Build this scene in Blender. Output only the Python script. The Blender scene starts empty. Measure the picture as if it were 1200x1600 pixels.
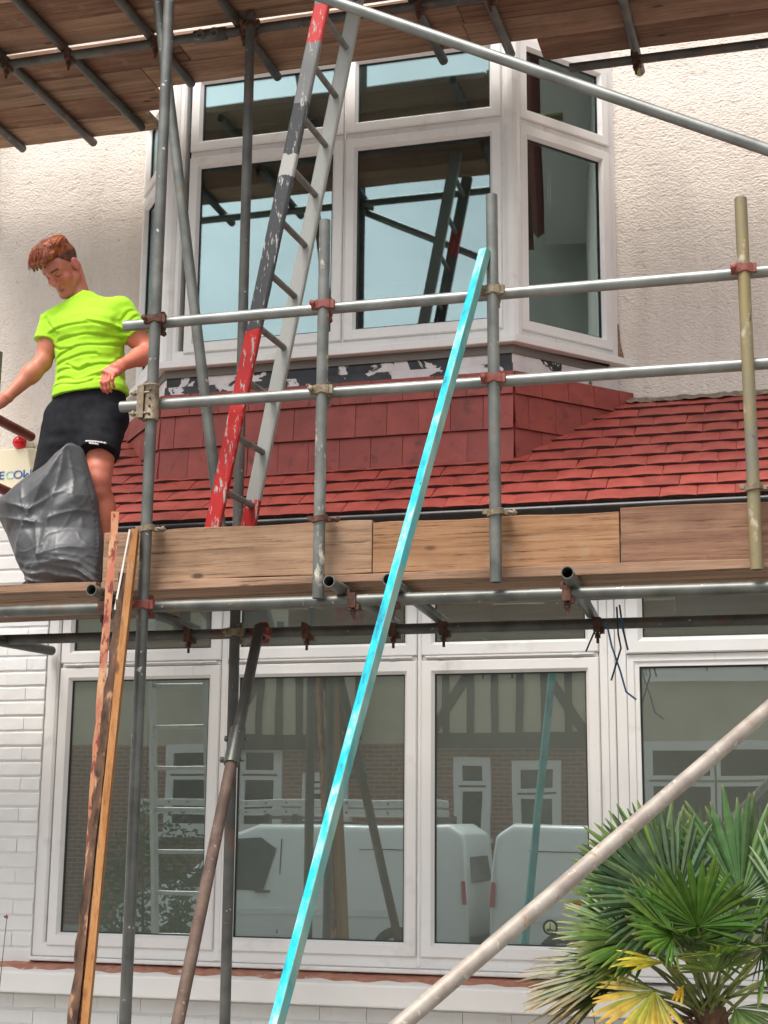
import bpy, math, random
import numpy as np
from mathutils import Vector, Matrix
random.seed(7); RNG = np.random.RandomState(7)
S = bpy.context.scene
COL = S.collection
R = math.radians
# ---------------------------------------------------------------- camera
cam = bpy.data.cameras.new('camera'); co = bpy.data.objects.new('camera', cam); COL.objects.link(co)
yaw, pitch, roll = R(15.8), R(11.7), R(0.5)
fw = Vector((-math.sin(yaw)*math.cos(pitch), math.cos(yaw)*math.cos(pitch), math.sin(pitch)))
rt = Vector((math.cos(yaw), math.sin(yaw), 0)); up = rt.cross(fw)
cr = rt*math.cos(roll)+up*math.sin(roll); cu = -rt*math.sin(roll)+up*math.cos(roll)
co.matrix_world = Matrix(((cr.x, cu.x, -fw.x, 0), (cr.y, cu.y, -fw.y, 0), (cr.z, cu.z, -fw.z, 1.7), (0, 0, 0, 1)))
cam.sensor_fit = 'VERTICAL'; cam.sensor_height = 36; cam.sensor_width = 27; cam.lens = 36*2360/1600
cam.clip_start = .05; cam.clip_end = 2000
S.camera = co
S.render.resolution_x, S.render.resolution_y = 768, 1024
# ---------------------------------------------------------------- sky, sun, exposure
SUN_EL, SUN_AZ = 62, 200            # degrees; azimuth clockwise from +Y
w = bpy.data.worlds.new('World'); S.world = w; w.use_nodes = True
nt = w.node_tree; nt.nodes.clear()
sky = nt.nodes.new('ShaderNodeTexSky'); sky.sky_type = 'NISHITA'; sky.sun_disc = False
sky.sun_elevation = R(SUN_EL); sky.sun_rotation = R(SUN_AZ)
sky.air_density = 1.3; sky.dust_density = 5.0; sky.ozone_density = 1.6; sky.altitude = 50
hs = nt.nodes.new('ShaderNodeHueSaturation'); hs.inputs['Saturation'].default_value = .25   # thin overcast veil
bg = nt.nodes.new('ShaderNodeBackground'); bg.inputs['Strength'].default_value = .11
wo = nt.nodes.new('ShaderNodeOutputWorld')
tcw = nt.nodes.new('ShaderNodeTexCoord'); cn = nt.nodes.new('ShaderNodeTexNoise'); cn.inputs['Scale'].default_value = 2.6; cn.inputs['Detail'].default_value = 6; cn.inputs['Roughness'].default_value = .55
mpw = nt.nodes.new('ShaderNodeMapping'); mpw.inputs['Scale'].default_value = (1, 1, 2.2); nt.links.new(tcw.outputs['Generated'], mpw.inputs[0]); nt.links.new(mpw.outputs[0], cn.inputs['Vector'])
crw = nt.nodes.new('ShaderNodeMapRange'); crw.inputs[1].default_value = .3; crw.inputs[2].default_value = .7; crw.inputs[3].default_value = .72; crw.inputs[4].default_value = 1.28; nt.links.new(cn.outputs[0], crw.inputs[0])
nt.links.new(crw.outputs[0], hs.inputs['Value'])        # soft uneven cloud cover
nt.links.new(sky.outputs[0], hs.inputs['Color']); nt.links.new(hs.outputs[0], bg.inputs['Color']); nt.links.new(bg.outputs[0], wo.inputs['Surface'])
sl = bpy.data.lights.new('sun', 'SUN'); sl.energy = 1.5; sl.angle = R(22); sl.color = (1, .93, .84)
so = bpy.data.objects.new('sun', sl); COL.objects.link(so)
sd = Vector((math.sin(R(SUN_AZ))*math.cos(R(SUN_EL)), math.cos(R(SUN_AZ))*math.cos(R(SUN_EL)), math.sin(R(SUN_EL))))
so.rotation_euler = sd.to_track_quat('Z', 'Y').to_euler(); so.location = sd*30
S.view_settings.view_transform = 'Standard'; S.view_settings.look = 'None'
S.view_settings.exposure = 1.1; S.view_settings.gamma = 1; S.view_settings.use_curve_mapping = False
S.render.engine = 'CYCLES'
S.cycles.max_bounces = 6; S.cycles.diffuse_bounces = 3; S.cycles.glossy_bounces = 4; S.cycles.transparent_max_bounces = 10; S.cycles.transmission_bounces = 2
# ---------------------------------------------------------------- materials
def sock(n, *names):
    for k in names:
        if k in n.inputs: return n.inputs[k]
def new_mat(name):
    m = bpy.data.materials.new(name); m.use_nodes = True
    return m, m.node_tree, m.node_tree.nodes['Principled BSDF']
def coords(nt, scale=(1, 1, 1), rnd=True, kind='Object'):
    tc = nt.nodes.new('ShaderNodeTexCoord'); mp = nt.nodes.new('ShaderNodeMapping')
    mp.inputs['Scale'].default_value = scale
    nt.links.new(tc.outputs[kind], mp.inputs['Vector'])
    if rnd:
        oi = nt.nodes.new('ShaderNodeObjectInfo'); mu = nt.nodes.new('ShaderNodeMath'); mu.operation = 'MULTIPLY'; mu.inputs[1].default_value = 37
        nt.links.new(oi.outputs['Random'], mu.inputs[0]); nt.links.new(mu.outputs[0], mp.inputs['Location'])
    return mp.outputs[0]
def noise(nt, vec, scale, detail=4, rough=.55, dist=0):
    n = nt.nodes.new('ShaderNodeTexNoise'); n.inputs['Scale'].default_value = scale; n.inputs['Detail'].default_value = detail
    n.inputs['Roughness'].default_value = rough; n.inputs['Distortion'].default_value = dist
    nt.links.new(vec, n.inputs['Vector']); return n.outputs[0]
def ramp(nt, fac, stops):
    r = nt.nodes.new('ShaderNodeValToRGB'); e = r.color_ramp.elements
    while len(e) > len(stops): e.remove(e[-1])
    while len(e) < len(stops): e.new(1)
    for k, (p, c) in enumerate(stops):
        e[k].position = p; e[k].color = (c if len(c) == 4 else (*c, 1)) if not isinstance(c, (int, float)) else (c, c, c, 1)
    nt.links.new(fac, r.inputs[0]); return r.outputs[0]
def mix(nt, fac, a, b, mode='MIX'):
    m = nt.nodes.new('ShaderNodeMix'); m.data_type = 'RGBA'; m.blend_type = mode
    for s_, v in ((m.inputs[0], fac), (m.inputs[6], a), (m.inputs[7], b)):
        if hasattr(v, 'is_linked'): nt.links.new(v, s_)
        else: s_.default_value = v if isinstance(v, (int, float)) else (*v, 1)[:4]
    return m.outputs[2]
def bump(nt, b, h, strength=.3, dist=.01):
    n = nt.nodes.new('ShaderNodeBump'); n.inputs['Strength'].default_value = strength; n.inputs['Distance'].default_value = dist
    nt.links.new(h, n.inputs['Height']); nt.links.new(n.outputs[0], b.inputs['Normal']); return n
def surf(name, c1, c2=None, rough=.6, metal=0, sc=8, det=5, lo=.35, hi=.65, stretch=(1, 1, 1), spot=None, spot2=None, bmp=None, var=0, rvar=0, spec=None):
    """two-tone noise surface; spot = (colour, scale, lo, hi[, stretch]); bmp = (scale, strength, distance); var = brightness variation per object"""
    m, nt, b = new_mat(name); v = coords(nt, stretch)
    n = noise(nt, v, sc, det)
    col = ramp(nt, n, [(lo, c1), (hi, c2 or c1)])
    for sp in (spot, spot2):
        if sp:
            vv = coords(nt, sp[4]) if len(sp) > 4 else v
            f = ramp(nt, noise(nt, vv, sp[1], 6, .6), [(sp[2], 0.0), (sp[3], 1.0)])
            col = mix(nt, f, col, sp[0])
    if var:
        oi = nt.nodes.new('ShaderNodeObjectInfo')
        mr = nt.nodes.new('ShaderNodeMapRange'); mr.inputs[3].default_value = 1-var; mr.inputs[4].default_value = 1+var
        nt.links.new(oi.outputs['Random'], mr.inputs[0])
        h = nt.nodes.new('ShaderNodeHueSaturation'); nt.links.new(mr.outputs[0], h.inputs['Value']); nt.links.new(col, h.inputs['Color']); col = h.outputs[0]
    nt.links.new(col, b.inputs['Base Color'])
    b.inputs['Roughness'].default_value = rough; b.inputs['Metallic'].default_value = metal
    if rvar:
        mr = nt.nodes.new('ShaderNodeMapRange'); mr.inputs[3].default_value = rough-rvar; mr.inputs[4].default_value = rough+rvar
        nt.links.new(n, mr.inputs[0]); nt.links.new(mr.outputs[0], b.inputs['Roughness'])
    if spec is not None: sock(b, 'Specular IOR Level', 'Specular').default_value = spec
    if bmp: bump(nt, b, noise(nt, v, bmp[0], 6, .65), bmp[1], bmp[2])
    return m
MT = {}
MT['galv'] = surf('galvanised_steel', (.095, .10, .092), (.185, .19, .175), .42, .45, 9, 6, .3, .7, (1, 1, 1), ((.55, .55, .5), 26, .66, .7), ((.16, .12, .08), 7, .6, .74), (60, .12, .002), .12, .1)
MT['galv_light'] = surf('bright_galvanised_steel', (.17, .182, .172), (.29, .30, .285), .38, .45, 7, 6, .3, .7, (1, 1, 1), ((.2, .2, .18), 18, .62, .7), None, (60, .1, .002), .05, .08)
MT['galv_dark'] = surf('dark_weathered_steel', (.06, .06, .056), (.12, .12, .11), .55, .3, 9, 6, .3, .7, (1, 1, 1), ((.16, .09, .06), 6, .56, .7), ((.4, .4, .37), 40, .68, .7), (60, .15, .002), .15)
MT['galv_yellow'] = surf('stained_steel_tube', (.16, .155, .13), (.25, .20, .09), .55, .2, 5, 6, .38, .6, (1, 1, .5), ((.42, .37, .28), 14, .60, .66), ((.08, .07, .05), 30, .64, .69), (50, .2, .003))
MT['galv_plaster'] = surf('plaster_splashed_tube', (.10, .105, .098), (.19, .195, .18), .55, .2, 8, 6, .35, .65, (1, 1, 1), ((.6, .56, .46), 11, .60, .66, (1, 1, .45)), ((.5, .35, .15), 25, .64, .69), (50, .25, .003))
MT['rust_pipe'] = surf('rusty_pipe', (.075, .046, .036), (.135, .09, .068), .75, .1, 14, 7, .35, .65, (1, 1, 1), ((.30, .2, .15), 40, .62, .68), None, (90, .3, .002))
MT['beige_pipe'] = surf('beige_weathered_tube', (.25, .21, .18), (.37, .33, .285), .5, .15, 12, 7, .35, .65, (1, 1, 1), ((.28, .15, .10), 30, .6, .72), ((.5, .47, .42), 40, .6, .7), (90, .2, .002))
MT['brown_tube'] = surf('brown_painted_tube', (.16, .055, .045), (.24, .09, .075), .5, .1, 10, 5, .35, .65, bmp=(50, .15, .002))
MT['coupler_rust'] = surf('rusty_coupler', (.05, .022, .015), (.14, .062, .042), .8, .15, 40, 6, .35, .65, bmp=(120, .6, .003), var=.2)
MT['coupler_red'] = surf('red_painted_coupler', (.17, .04, .03), (.27, .08, .06), .65, .05, 35, 6, .35, .65, (1, 1, 1), ((.1, .05, .04), 50, .6, .68), bmp=(120, .5, .002))
MT['coupler_pale'] = surf('zinc_coupler', (.16, .12, .075), (.29, .24, .165), .6, .2, 40, 6, .35, .65, (1, 1, 1), ((.2, .09, .05), 45, .57, .66), bmp=(120, .5, .003))
def wood(name, dark, mid, light, sc=1.0, rough=.8, along='X', stain=None, var=.12):
    m, nt, b = new_mat(name)
    st = {'X': (.28*sc, 8*sc, 8*sc), 'Z': (8*sc, 8*sc, .28*sc)}[along]
    v = coords(nt, st); v2 = coords(nt, (1, 1, 1))
    g = noise(nt, v, 3.2, 9, .72, .35)
    col = ramp(nt, g, [(.28, dark), (.47, mid), (.72, light)])
    st2 = tuple(k*5 for k in st)
    fine = noise(nt, coords(nt, st2), 2.4, 9, .8)
    col = mix(nt, ramp(nt, fine, [(.36, .9), (.47, 0.0)]), col, tuple(k*.6 for k in dark))
    col = mix(nt, ramp(nt, noise(nt, v2, 7, 7, .7), [(.57, 0.0), (.72, .5)]), col, (.33, .27, .21))
    big = noise(nt, v2, 2.3, 4)
    col = mix(nt, ramp(nt, big, [(.45, 0.0), (.75, .65)]), col, stain or dark)
    vo = nt.nodes.new('ShaderNodeTexVoronoi'); vo.inputs['Scale'].default_value = 2.1
    kst = (1.4, 3.4, 3.4) if along == 'X' else (3.4, 3.4, 1.4)
    nt.links.new(coords(nt, kst), vo.inputs['Vector'])
    col = mix(nt, ramp(nt, vo.outputs['Distance'], [(.05, .85), (.11, 0.0)]), col, tuple(k*.45 for k in dark))
    oi = nt.nodes.new('ShaderNodeObjectInfo'); mr = nt.nodes.new('ShaderNodeMapRange'); mr.inputs[3].default_value = 1-var; mr.inputs[4].default_value = 1+var
    nt.links.new(oi.outputs['Random'], mr.inputs[0]); h = nt.nodes.new('ShaderNodeHueSaturation'); nt.links.new(mr.outputs[0], h.inputs['Value']); nt.links.new(col, h.inputs['Color'])
    nt.links.new(h.outputs[0], b.inputs['Base Color']); b.inputs['Roughness'].default_value = rough
    bump(nt, b, fine, .5, .004); sock(b, 'Specular IOR Level', 'Specular').default_value = .25
    return m
MT['board'] = wood('scaffold_board_timber', (.11, .062, .037), (.30, .185, .115), (.44, .30, .195))
MT['board_orange'] = wood('orange_tinted_board_timber', (.115, .055, .028), (.32, .17, .088), (.46, .275, .155))
MT['board_dark'] = wood('old_scaffold_board_timber', (.075, .037, .024), (.20, .105, .065), (.32, .19, .125))
MT['board_under'] = wood('deck_board_timber', (.13, .072, .045), (.32, .195, .125), (.46, .30, .205), .9, var=.25)
MT['orange_wood'] = wood('orange_pine', (.22, .085, .025), (.37, .17, .06), (.44, .23, .09), 1, .6, 'Z')
MT['bark'] = surf('dark_rotten_timber', (.035, .02, .013), (.16, .085, .05), .9, 0, 30, 8, .35, .65, (1, 1, .3), ((.42, .24, .14), 24, .58, .66), bmp=(60, .8, .006))
MT['flaky'] = surf('red_flaked_timber', (.55, .27, .14), (.48, .17, .10), .75, 0, 22, 7, .42, .56, (1, 1, .4), ((.22, .045, .035), 34, .52, .58, (1, 1, .5)), ((.62, .40, .22), 9, .56, .62), bmp=(60, .6, .003))
MT['white_strip'] = surf('white_painted_strip', (.75, .72, .66), (.62, .56, .48), .5, 0, 30)
MT['upvc'] = surf('white_upvc', (.80, .785, .765), (.84, .83, .815), .32, 0, 3, 4, .35, .7, spot=((.50, .46, .42), 5, .60, .95), spot2=((.50, .46, .41), 9, .62, .95, (3.5, 3.5, .22)), bmp=(8, .02, .002))
MT['gasket'] = surf('black_gasket', (.012, .012, .012), (.02, .02, .02), .5)
MT['render'] = None
def roughcast():
    m, nt, b = new_mat('roughcast_render'); v = coords(nt, (1, 1, 1), False)
    n1 = noise(nt, coords(nt, (1, 1, 1.7), False), 42, 3, .5, 0); n2 = noise(nt, v, 95, 3, .6); big = noise(nt, v, 1.1, 5)
    n3 = noise(nt, coords(nt, (1, 1, 1.0), False), 16, 4, .6)
    col = ramp(nt, big, [(.3, (.69, .615, .545)), (.7, (.78, .715, .65))])
    vo = nt.nodes.new('ShaderNodeTexVoronoi'); vo.feature = 'SMOOTH_F1'; vo.inputs['Scale'].default_value = 75; nt.links.new(coords(nt, (1, 1, 1.5), False), vo.inputs['Vector'])
    col = mix(nt, ramp(nt, noise(nt, coords(nt, (2.4, 2.4, .35), False), 1.6, 6, .65), [(.48, 0.0), (.75, .55)]), col, (.50, .42, .345))
    hsum = mix(nt, .45, n1, vo.outputs['Distance']); hh = ramp(nt, hsum, [(.25, 0.0), (.62, 1.0)])
    pits = ramp(nt, n3, [(.33, 1.0), (.40, 0.0)])
    col = mix(nt, mix(nt, 1, pits, ramp(nt, n1, [(.36, .75), (.5, 0.0)]), 'MULTIPLY'), col, (.46, .385, .32))
    hh2 = mix(nt, .5, hh, ramp(nt, n3, [(.3, 0.0), (.5, 1.0)]))
    nt.links.new(col, b.inputs['Base Color']); b.inputs['Roughness'].default_value = .9
    bump(nt, b, hh2, 1.0, .006); return m
MT['render'] = roughcast()
MT['wbrick'] = surf('white_painted_brick', (.74, .74, .73), (.80, .80, .79), .6, 0, 5, 5, .3, .7, spot=((.60, .58, .56), 9, .62, .85), bmp=(22, .25, .006), var=.02)
MT['wmortar'] = surf('white_painted_mortar', (.72, .72, .71), (.78, .78, .77), .7, 0, 9, bmp=(40, .4, .005))
MT['wpaint'] = surf('white_painted_concrete', (.74, .72, .69), (.80, .78, .76), .55, 0, 3, 5, .35, .7, spot=((.56, .46, .41), 6, .6, .95), bmp=(30, .12, .004))
MT['dust'] = surf('brick_dust', (.36, .15, .10), (.48, .24, .17), .95, 0, 18, 7, .35, .65, spot=((.66, .58, .52), 11, .6, .7), bmp=(70, .8, .006))
MT['tile'] = surf('red_concrete_tile', (.30, .048, .036), (.41, .082, .062), .55, 0, 14, 6, .3, .7, (1, 1, 1), ((.18, .034, .028), 5, .54, .8), ((.45, .19, .15), 60, .66, .72), (80, .2, .002), .1, .06)
MT['tile_wall'] = surf('red_wall_tile', (.235, .039, .030), (.33, .062, .048), .55, 0, 9, 6, .32, .68, (1, 1, 1), ((.11, .028, .024), 7, .57, .74, (1.6, 1.6, .35)), ((.32, .11, .09), 60, .67, .72), (80, .2, .002), .12, .06)
MT['tile_edge'] = surf('dirty_shaded_tile_edge', (.035, .012, .010), (.08, .022, .018), .8, 0, 40, bmp=(80, .4, .003))  # dirt plus painted course-line shadow on tile tails and undersides
MT['mortar'] = surf('sandy_mortar', (.16, .115, .08), (.30, .24, .18), .95, 0, 30, 7, bmp=(60, 1, .012))
MT['gutter'] = surf('black_gutter_plastic', (.017, .018, .02), (.03, .03, .032), .35, 0, 12, spot=((.12, .11, .10), 20, .64, .75))
MT['rubber_black'] = surf('black_paint', (.02, .02, .022), (.035, .035, .035), .5, 0, 20)
def peeling(name, thr, white_bias_low=True):
    m, nt, b = new_mat(name); v = coords(nt, (1, 1, 1), False)
    n = noise(nt, coords(nt, (1.0, 1.0, 1.1), False), 4.3, 8, .62, .5)
    lead = ramp(nt, noise(nt, v, 14, 6), [(.3, (.010, .012, .016)), (.7, (.032, .035, .042))])
    white = ramp(nt, noise(nt, v, 12, 6), [(.3, (.62, .56, .56)), (.7, (.76, .72, .71))])
    f = ramp(nt, n, [(thr, 0.0), (thr+.012, 1.0)])
    nt.links.new(mix(nt, f, lead, white), b.inputs['Base Color']); b.inputs['Roughness'].default_value = .55
    bump(nt, b, mix(nt, .75, noise(nt, v, 40, 6), f), .5, .006); return m
MT['peel_front'] = peeling('lead_with_peeling_paint', .535)
MT['peel_side'] = peeling('peeling_white_paint', .43)
def glass(name, refl, tint, haze=0):
    m = bpy.data.materials.new(name); m.use_nodes = True; nt = m.node_tree; nt.nodes.clear()
    o = nt.nodes.new('ShaderNodeOutputMaterial'); t = nt.nodes.new('ShaderNodeBsdfTransparent'); g = nt.nodes.new('ShaderNodeBsdfGlossy'); mx = nt.nodes.new('ShaderNodeMixShader')
    t.inputs[0].default_value = (.95, .97, .96, 1); g.inputs[0].default_value = (*tint, 1); g.inputs['Roughness'].default_value = 0.0
    lw = nt.nodes.new('ShaderNodeFresnel'); lw.inputs['IOR'].default_value = 1.55
    mr = nt.nodes.new('ShaderNodeMapRange'); mr.inputs[1].default_value = 0; mr.inputs[2].default_value = 1; mr.inputs[3].default_value = refl; mr.inputs[4].default_value = 1
    nt.links.new(lw.outputs[0], mr.inputs[0]); nt.links.new(mr.outputs[0], mx.inputs[0])
    v = coords(nt, (1, 1, 1)); bn = nt.nodes.new('ShaderNodeBump'); bn.inputs['Strength'].default_value = .035; bn.inputs['Distance'].default_value = .01
    nt.links.new(noise(nt, v, 2.2, 1), bn.inputs['Height']); nt.links.new(bn.outputs[0], g.inputs['Normal'])
    nt.links.new(t.outputs[0], mx.inputs[1]); nt.links.new(g.outputs[0], mx.inputs[2]); last = mx.outputs[0]
    if haze:
        df = nt.nodes.new('ShaderNodeBsdfDiffuse'); df.inputs[0].default_value = (.50, .54, .47, 1); m2 = nt.nodes.new('ShaderNodeMixShader')  # patchy grey-green diffuse haze mixed over the pane
        fr_ = nt.nodes.new('ShaderNodeMapRange'); fr_.inputs[3].default_value = haze*.6; fr_.inputs[4].default_value = haze*1.4; nt.links.new(noise(nt, v, 1.3, 4), fr_.inputs[0]); nt.links.new(fr_.outputs[0], m2.inputs[0])
        nt.links.new(last, m2.inputs[1]); nt.links.new(df.outputs[0], m2.inputs[2]); last = m2.outputs[0]
    nt.links.new(last, o.inputs['Surface']); return m
MT['glass'] = glass('window_glass', .21, (.72, .95, .96), .01)
MT['glass_hazy'] = glass('hazy_window_glass', .25, (.82, .95, .92), .16)
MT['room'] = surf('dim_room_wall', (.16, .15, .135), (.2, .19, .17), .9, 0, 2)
MT['curtain'] = surf('grey_curtain', (.72, .70, .64), (.80, .78, .72), .9, 0, 6, bmp=(90, .2, .002))
MT['ground'] = surf('garden_path', (.22, .21, .19), (.32, .30, .28), .9, 0, 3, 7, bmp=(30, .5, .01))
MT['asphalt'] = surf('asphalt', (.045, .045, .047), (.075, .075, .075), .85, 0, 30, 7, bmp=(120, .5, .004))
MT['pavement'] = surf('paving', (.26, .25, .23), (.34, .33, .31), .85, 0, 5, 6, bmp=(60, .3, .004))
# ---------------------------------------------------------------- mesh helpers
ORG = {}                      # object -> world origin (all transforms here are pure translations)
def worg(o): return ORG.get(o.name, Vector((0, 0, 0)))
def link(o, parent=None, at=(0, 0, 0)):
    COL.objects.link(o); at = Vector(at); ORG[o.name] = at
    if parent is not None: o.parent = parent; o.location = at-worg(parent)
    else: o.location = at
    return o
def thing(name, label, cat, at=(0, 0, 0), group=None):
    o = bpy.data.objects.new(name, None); o.empty_display_size = .1; link(o, None, at)
    return tag(o, label, cat, group)
def tag(o, label=None, cat=None, group=None, kind=None):
    for k, v in (('label', label), ('category', cat), ('group', group), ('kind', kind)):
        if v: o[k] = v
    return o
def group_part(name, parent, at=None):
    o = bpy.data.objects.new(name, None); o.empty_display_size = .05
    return link(o, parent, at if at is not None else worg(parent))
def raw(name, verts, faces, mat, parent=None, at=None, smooth=False, bevel=0, bseg=1):
    """verts in world space; the object's origin is put at `at` (default: centre of its base)"""
    V = np.asarray(verts, dtype=np.float64).reshape(-1, 3)
    if at is None:
        lo, hi = V.min(0), V.max(0); at = ((lo[0]+hi[0])/2, (lo[1]+hi[1])/2, lo[2])
    V = V-np.asarray(at)
    me = bpy.data.meshes.new(name); me.from_pydata(V.tolist(), [], [tuple(map(int, f)) for f in faces]); me.update()
    if smooth: me.polygons.foreach_set('use_smooth', [True]*len(me.polygons))
    mats = mat if isinstance(mat, (list, tuple)) else [mat]
    for k in mats: me.materials.append(MT[k] if isinstance(k, str) else k)
    o = bpy.data.objects.new(name, me); link(o, parent, at)
    if smooth == 'auto':
        try: me.shade_smooth_by_angle = None
        except Exception: pass
    if bevel:
        b = o.modifiers.new('bevel', 'BEVEL'); b.width = bevel; b.segments = bseg; b.limit_method = 'ANGLE'; b.angle_limit = R(40)
    return o
class MB:
    def __init__(s): s.v = []; s.f = []; s.sm = []
    def add(s, vs, fs, sm=False):
        n = len(s.v); s.v += [tuple(v) for v in vs]; s.f += [tuple(i+n for i in f) for f in fs]; s.sm += [sm]*len(fs)
    def box(s, x0, x1, y0, y1, z0, z1):
        s.add([(x0, y0, z0), (x1, y0, z0), (x1, y1, z0), (x0, y1, z0), (x0, y0, z1), (x1, y0, z1), (x1, y1, z1), (x0, y1, z1)],
              [(3, 2, 1, 0), (4, 5, 6, 7), (0, 1, 5, 4), (1, 2, 6, 5), (2, 3, 7, 6), (3, 0, 4, 7)]); return s
    def obox(s, c, a, b, d):
        c, a, b, d = map(Vector, (c, a, b, d)); vs = []
        for k in (-1, 1):
            for i, j in ((-1, -1), (1, -1), (1, 1), (-1, 1)): vs.append(c+a*i+b*j+d*k)
        fs = [(3, 2, 1, 0), (4, 5, 6, 7), (0, 1, 5, 4), (1, 2, 6, 5), (2, 3, 7, 6), (3, 0, 4, 7)]
        if a.cross(b).dot(d) < 0: fs = [f[::-1] for f in fs]
        s.add(vs, fs); return s
    def bar(s, p0, p1, wd, ht, side=(0, 1, 0)):
        p0, p1 = Vector(p0), Vector(p1); ax = p1-p0; sd = Vector(side); sd = (sd-ax*(sd.dot(ax)/ax.dot(ax))).normalized(); ot = ax.normalized().cross(sd)
        return s.obox((p0+p1)/2, sd*wd/2, ot*ht/2, ax/2)
    def tube(s, p0, p1, r=.02415, n=18, inner=.0205, r1=None):
        p0, p1 = Vector(p0), Vector(p1); ax = (p1-p0).normalized()
        a = ax.orthogonal().normalized(); b = ax.cross(a); r1 = r1 or r
        ring = [(math.cos(2*math.pi*k/n), math.sin(2*math.pi*k/n)) for k in range(n)]
        vs = [p0+(a*c+b*q)*r for c, q in ring]+[p1+(a*c+b*q)*r1 for c, q in ring]
        s.add(vs, [(k, (k+1) % n, n+(k+1) % n, n+k) for k in range(n)], True)
        if inner:
            dp = min(.25, (p1-p0).length*.45)
            for p, d_, rr in ((p0, ax, r), (p1, -ax, r1)):
                ii = inner*rr/r
                vs = [p+(a*c+b*q)*rr for c, q in ring]+[p+(a*c+b*q)*ii for c, q in ring]+[p+d_*dp+(a*c+b*q)*ii for c, q in ring]
                fs = [(k, n+k, n+(k+1) % n, (k+1) % n) for k in range(n)]
                gs = [(n+k, 2*n+k, 2*n+(k+1) % n, n+(k+1) % n) for k in range(n)]+[tuple(range(2*n, 3*n))]
                if d_ != ax: fs = [f[::-1] for f in fs]; gs = [g[::-1] for g in gs]
                s.add(vs, fs+gs)
        else:
            s.add([p0+(a*c+b*q)*r for c, q in ring], [tuple(range(n))[::-1]]); s.add([p1+(a*c+b*q)*r1 for c, q in ring], [tuple(range(n))])
        return s
    def path(s, pts, rad, n=8, cap=True):
        pts = [Vector(p) for p in pts]; m = len(pts); rad = rad if isinstance(rad, (list, tuple)) else [rad]*m; vs = []; a = None
        for i, p in enumerate(pts):
            t = (pts[min(i+1, m-1)]-pts[max(i-1, 0)]).normalized()
            a = (t.orthogonal() if a is None else a-t*a.dot(t)).normalized(); b = t.cross(a)
            vs += [p+(a*math.cos(2*math.pi*k/n)+b*math.sin(2*math.pi*k/n))*rad[i] for k in range(n)]
        fs = [(i*n+k, i*n+(k+1) % n, (i+1)*n+(k+1) % n, (i+1)*n+k) for i in range(m-1) for k in range(n)]
        s.add(vs, fs, True)
        if cap: s.add(vs[:n], [tuple(range(n))[::-1]]); s.add(vs[-n:], [tuple(range(n))])
        return s
    def lathe(s, c, prof, n=20, axis=(0, 0, 1)):
        c = Vector(c); ax = Vector(axis).normalized(); a = ax.orthogonal().normalized(); b = ax.cross(a); vs = []
        for rr, h in prof: vs += [c+ax*h+(a*math.cos(2*math.pi*k/n)+b*math.sin(2*math.pi*k/n))*rr for k in range(n)]
        s.add(vs, [(i*n+k, i*n+(k+1) % n, (i+1)*n+(k+1) % n, (i+1)*n+k) for i in range(len(prof)-1) for k in range(n)], True); return s
    def prism(s, pts, y0, y1, M=None):
        """polygon in (x, z) extruded along y"""
        n = len(pts); vs = [(x, y0, z) for x, z in pts]+[(x, y1, z) for x, z in pts]
        if M: vs = [M @ Vector(v) for v in vs]
        s.add(vs, [tuple(range(n)), tuple(range(2*n-1, n-1, -1))]+[(k, n+k, n+(k+1) % n, (k+1) % n) for k in range(n)]); return s
    def ring(s, x0, x1, z0, z1, prof, M=None):
        """mitred rectangular frame; prof = [(inset, y), ...] from the outer back edge over the face to the inner back edge"""
        vs = []
        for a, y in prof: vs += [(x0+a, y, z0+a), (x1-a, y, z0+a), (x1-a, y, z1-a), (x0+a, y, z1-a)]
        if M: vs = [M @ Vector(v) for v in vs]
        s.add(vs, [(i*4+k, i*4+(k+1) % 4, (i+1)*4+(k+1) % 4, (i+1)*4+k) for i in range(len(prof)-1) for k in range(4)]); return s
    def build(s, name, mat, parent=None, at=None, bevel=0, smooth=None, bseg=1):
        o = raw(name, s.v, s.f, mat, parent, at, False, bevel, bseg)
        o.data.polygons.foreach_set('use_smooth', s.sm if smooth is None else [smooth]*len(s.f)); return o
def copy_piece(src, name, parent, at, rot=None, scale=None):
    o = bpy.data.objects.new(name, src); link(o, parent, at)
    if rot is not None: o.rotation_euler = rot
    if scale: o.scale = scale
    return o
def text_mesh(name, body, size, mat, parent, at, M, extrude=.0015):
    c = bpy.data.curves.new(name, 'FONT'); c.body = body; c.size = size; c.extrude = extrude; c.align_x = 'CENTER'
    t = bpy.data.objects.new(name, c); COL.objects.link(t); bpy.context.view_layer.update()
    me = bpy.data.meshes.new_from_object(t.evaluated_get(bpy.context.evaluated_depsgraph_get()))
    bpy.data.objects.remove(t); bpy.data.curves.remove(c)
    me.transform(M); me.materials.clear(); me.materials.append(MT[mat] if isinstance(mat, str) else mat)
    o = bpy.data.objects.new(name, me); return link(o, parent, at)
# ================================================================ ground and street
def sheet(name, x0, x1, y0, y1, z, mat):
    o = raw(name, [(x0, y0, z), (x1, y0, z), (x1, y1, z), (x0, y1, z)], [(0, 1, 2, 3)], mat); return tag(o, kind='structure')
sheet('ground', -300, 300, -300, 300, -.12, 'ground')
tag(MB().box(-60, 60, -8.6, -2.2, -.118, -.1).build('road', 'asphalt'), kind='structure')
tag(MB().box(-60, 60, -2.2, -.6, -.117, 0).build('pavement', 'pavement', bevel=.02), kind='structure')
tag(MB().box(-60, 60, -10.2, -8.6, -.117, .01).build('pavement', 'pavement', bevel=.02), kind='structure')
tag(MB().box(-12, 12, -.6, 6.93, -.117, .02).build('garden_path', 'ground'), kind='structure')
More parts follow.
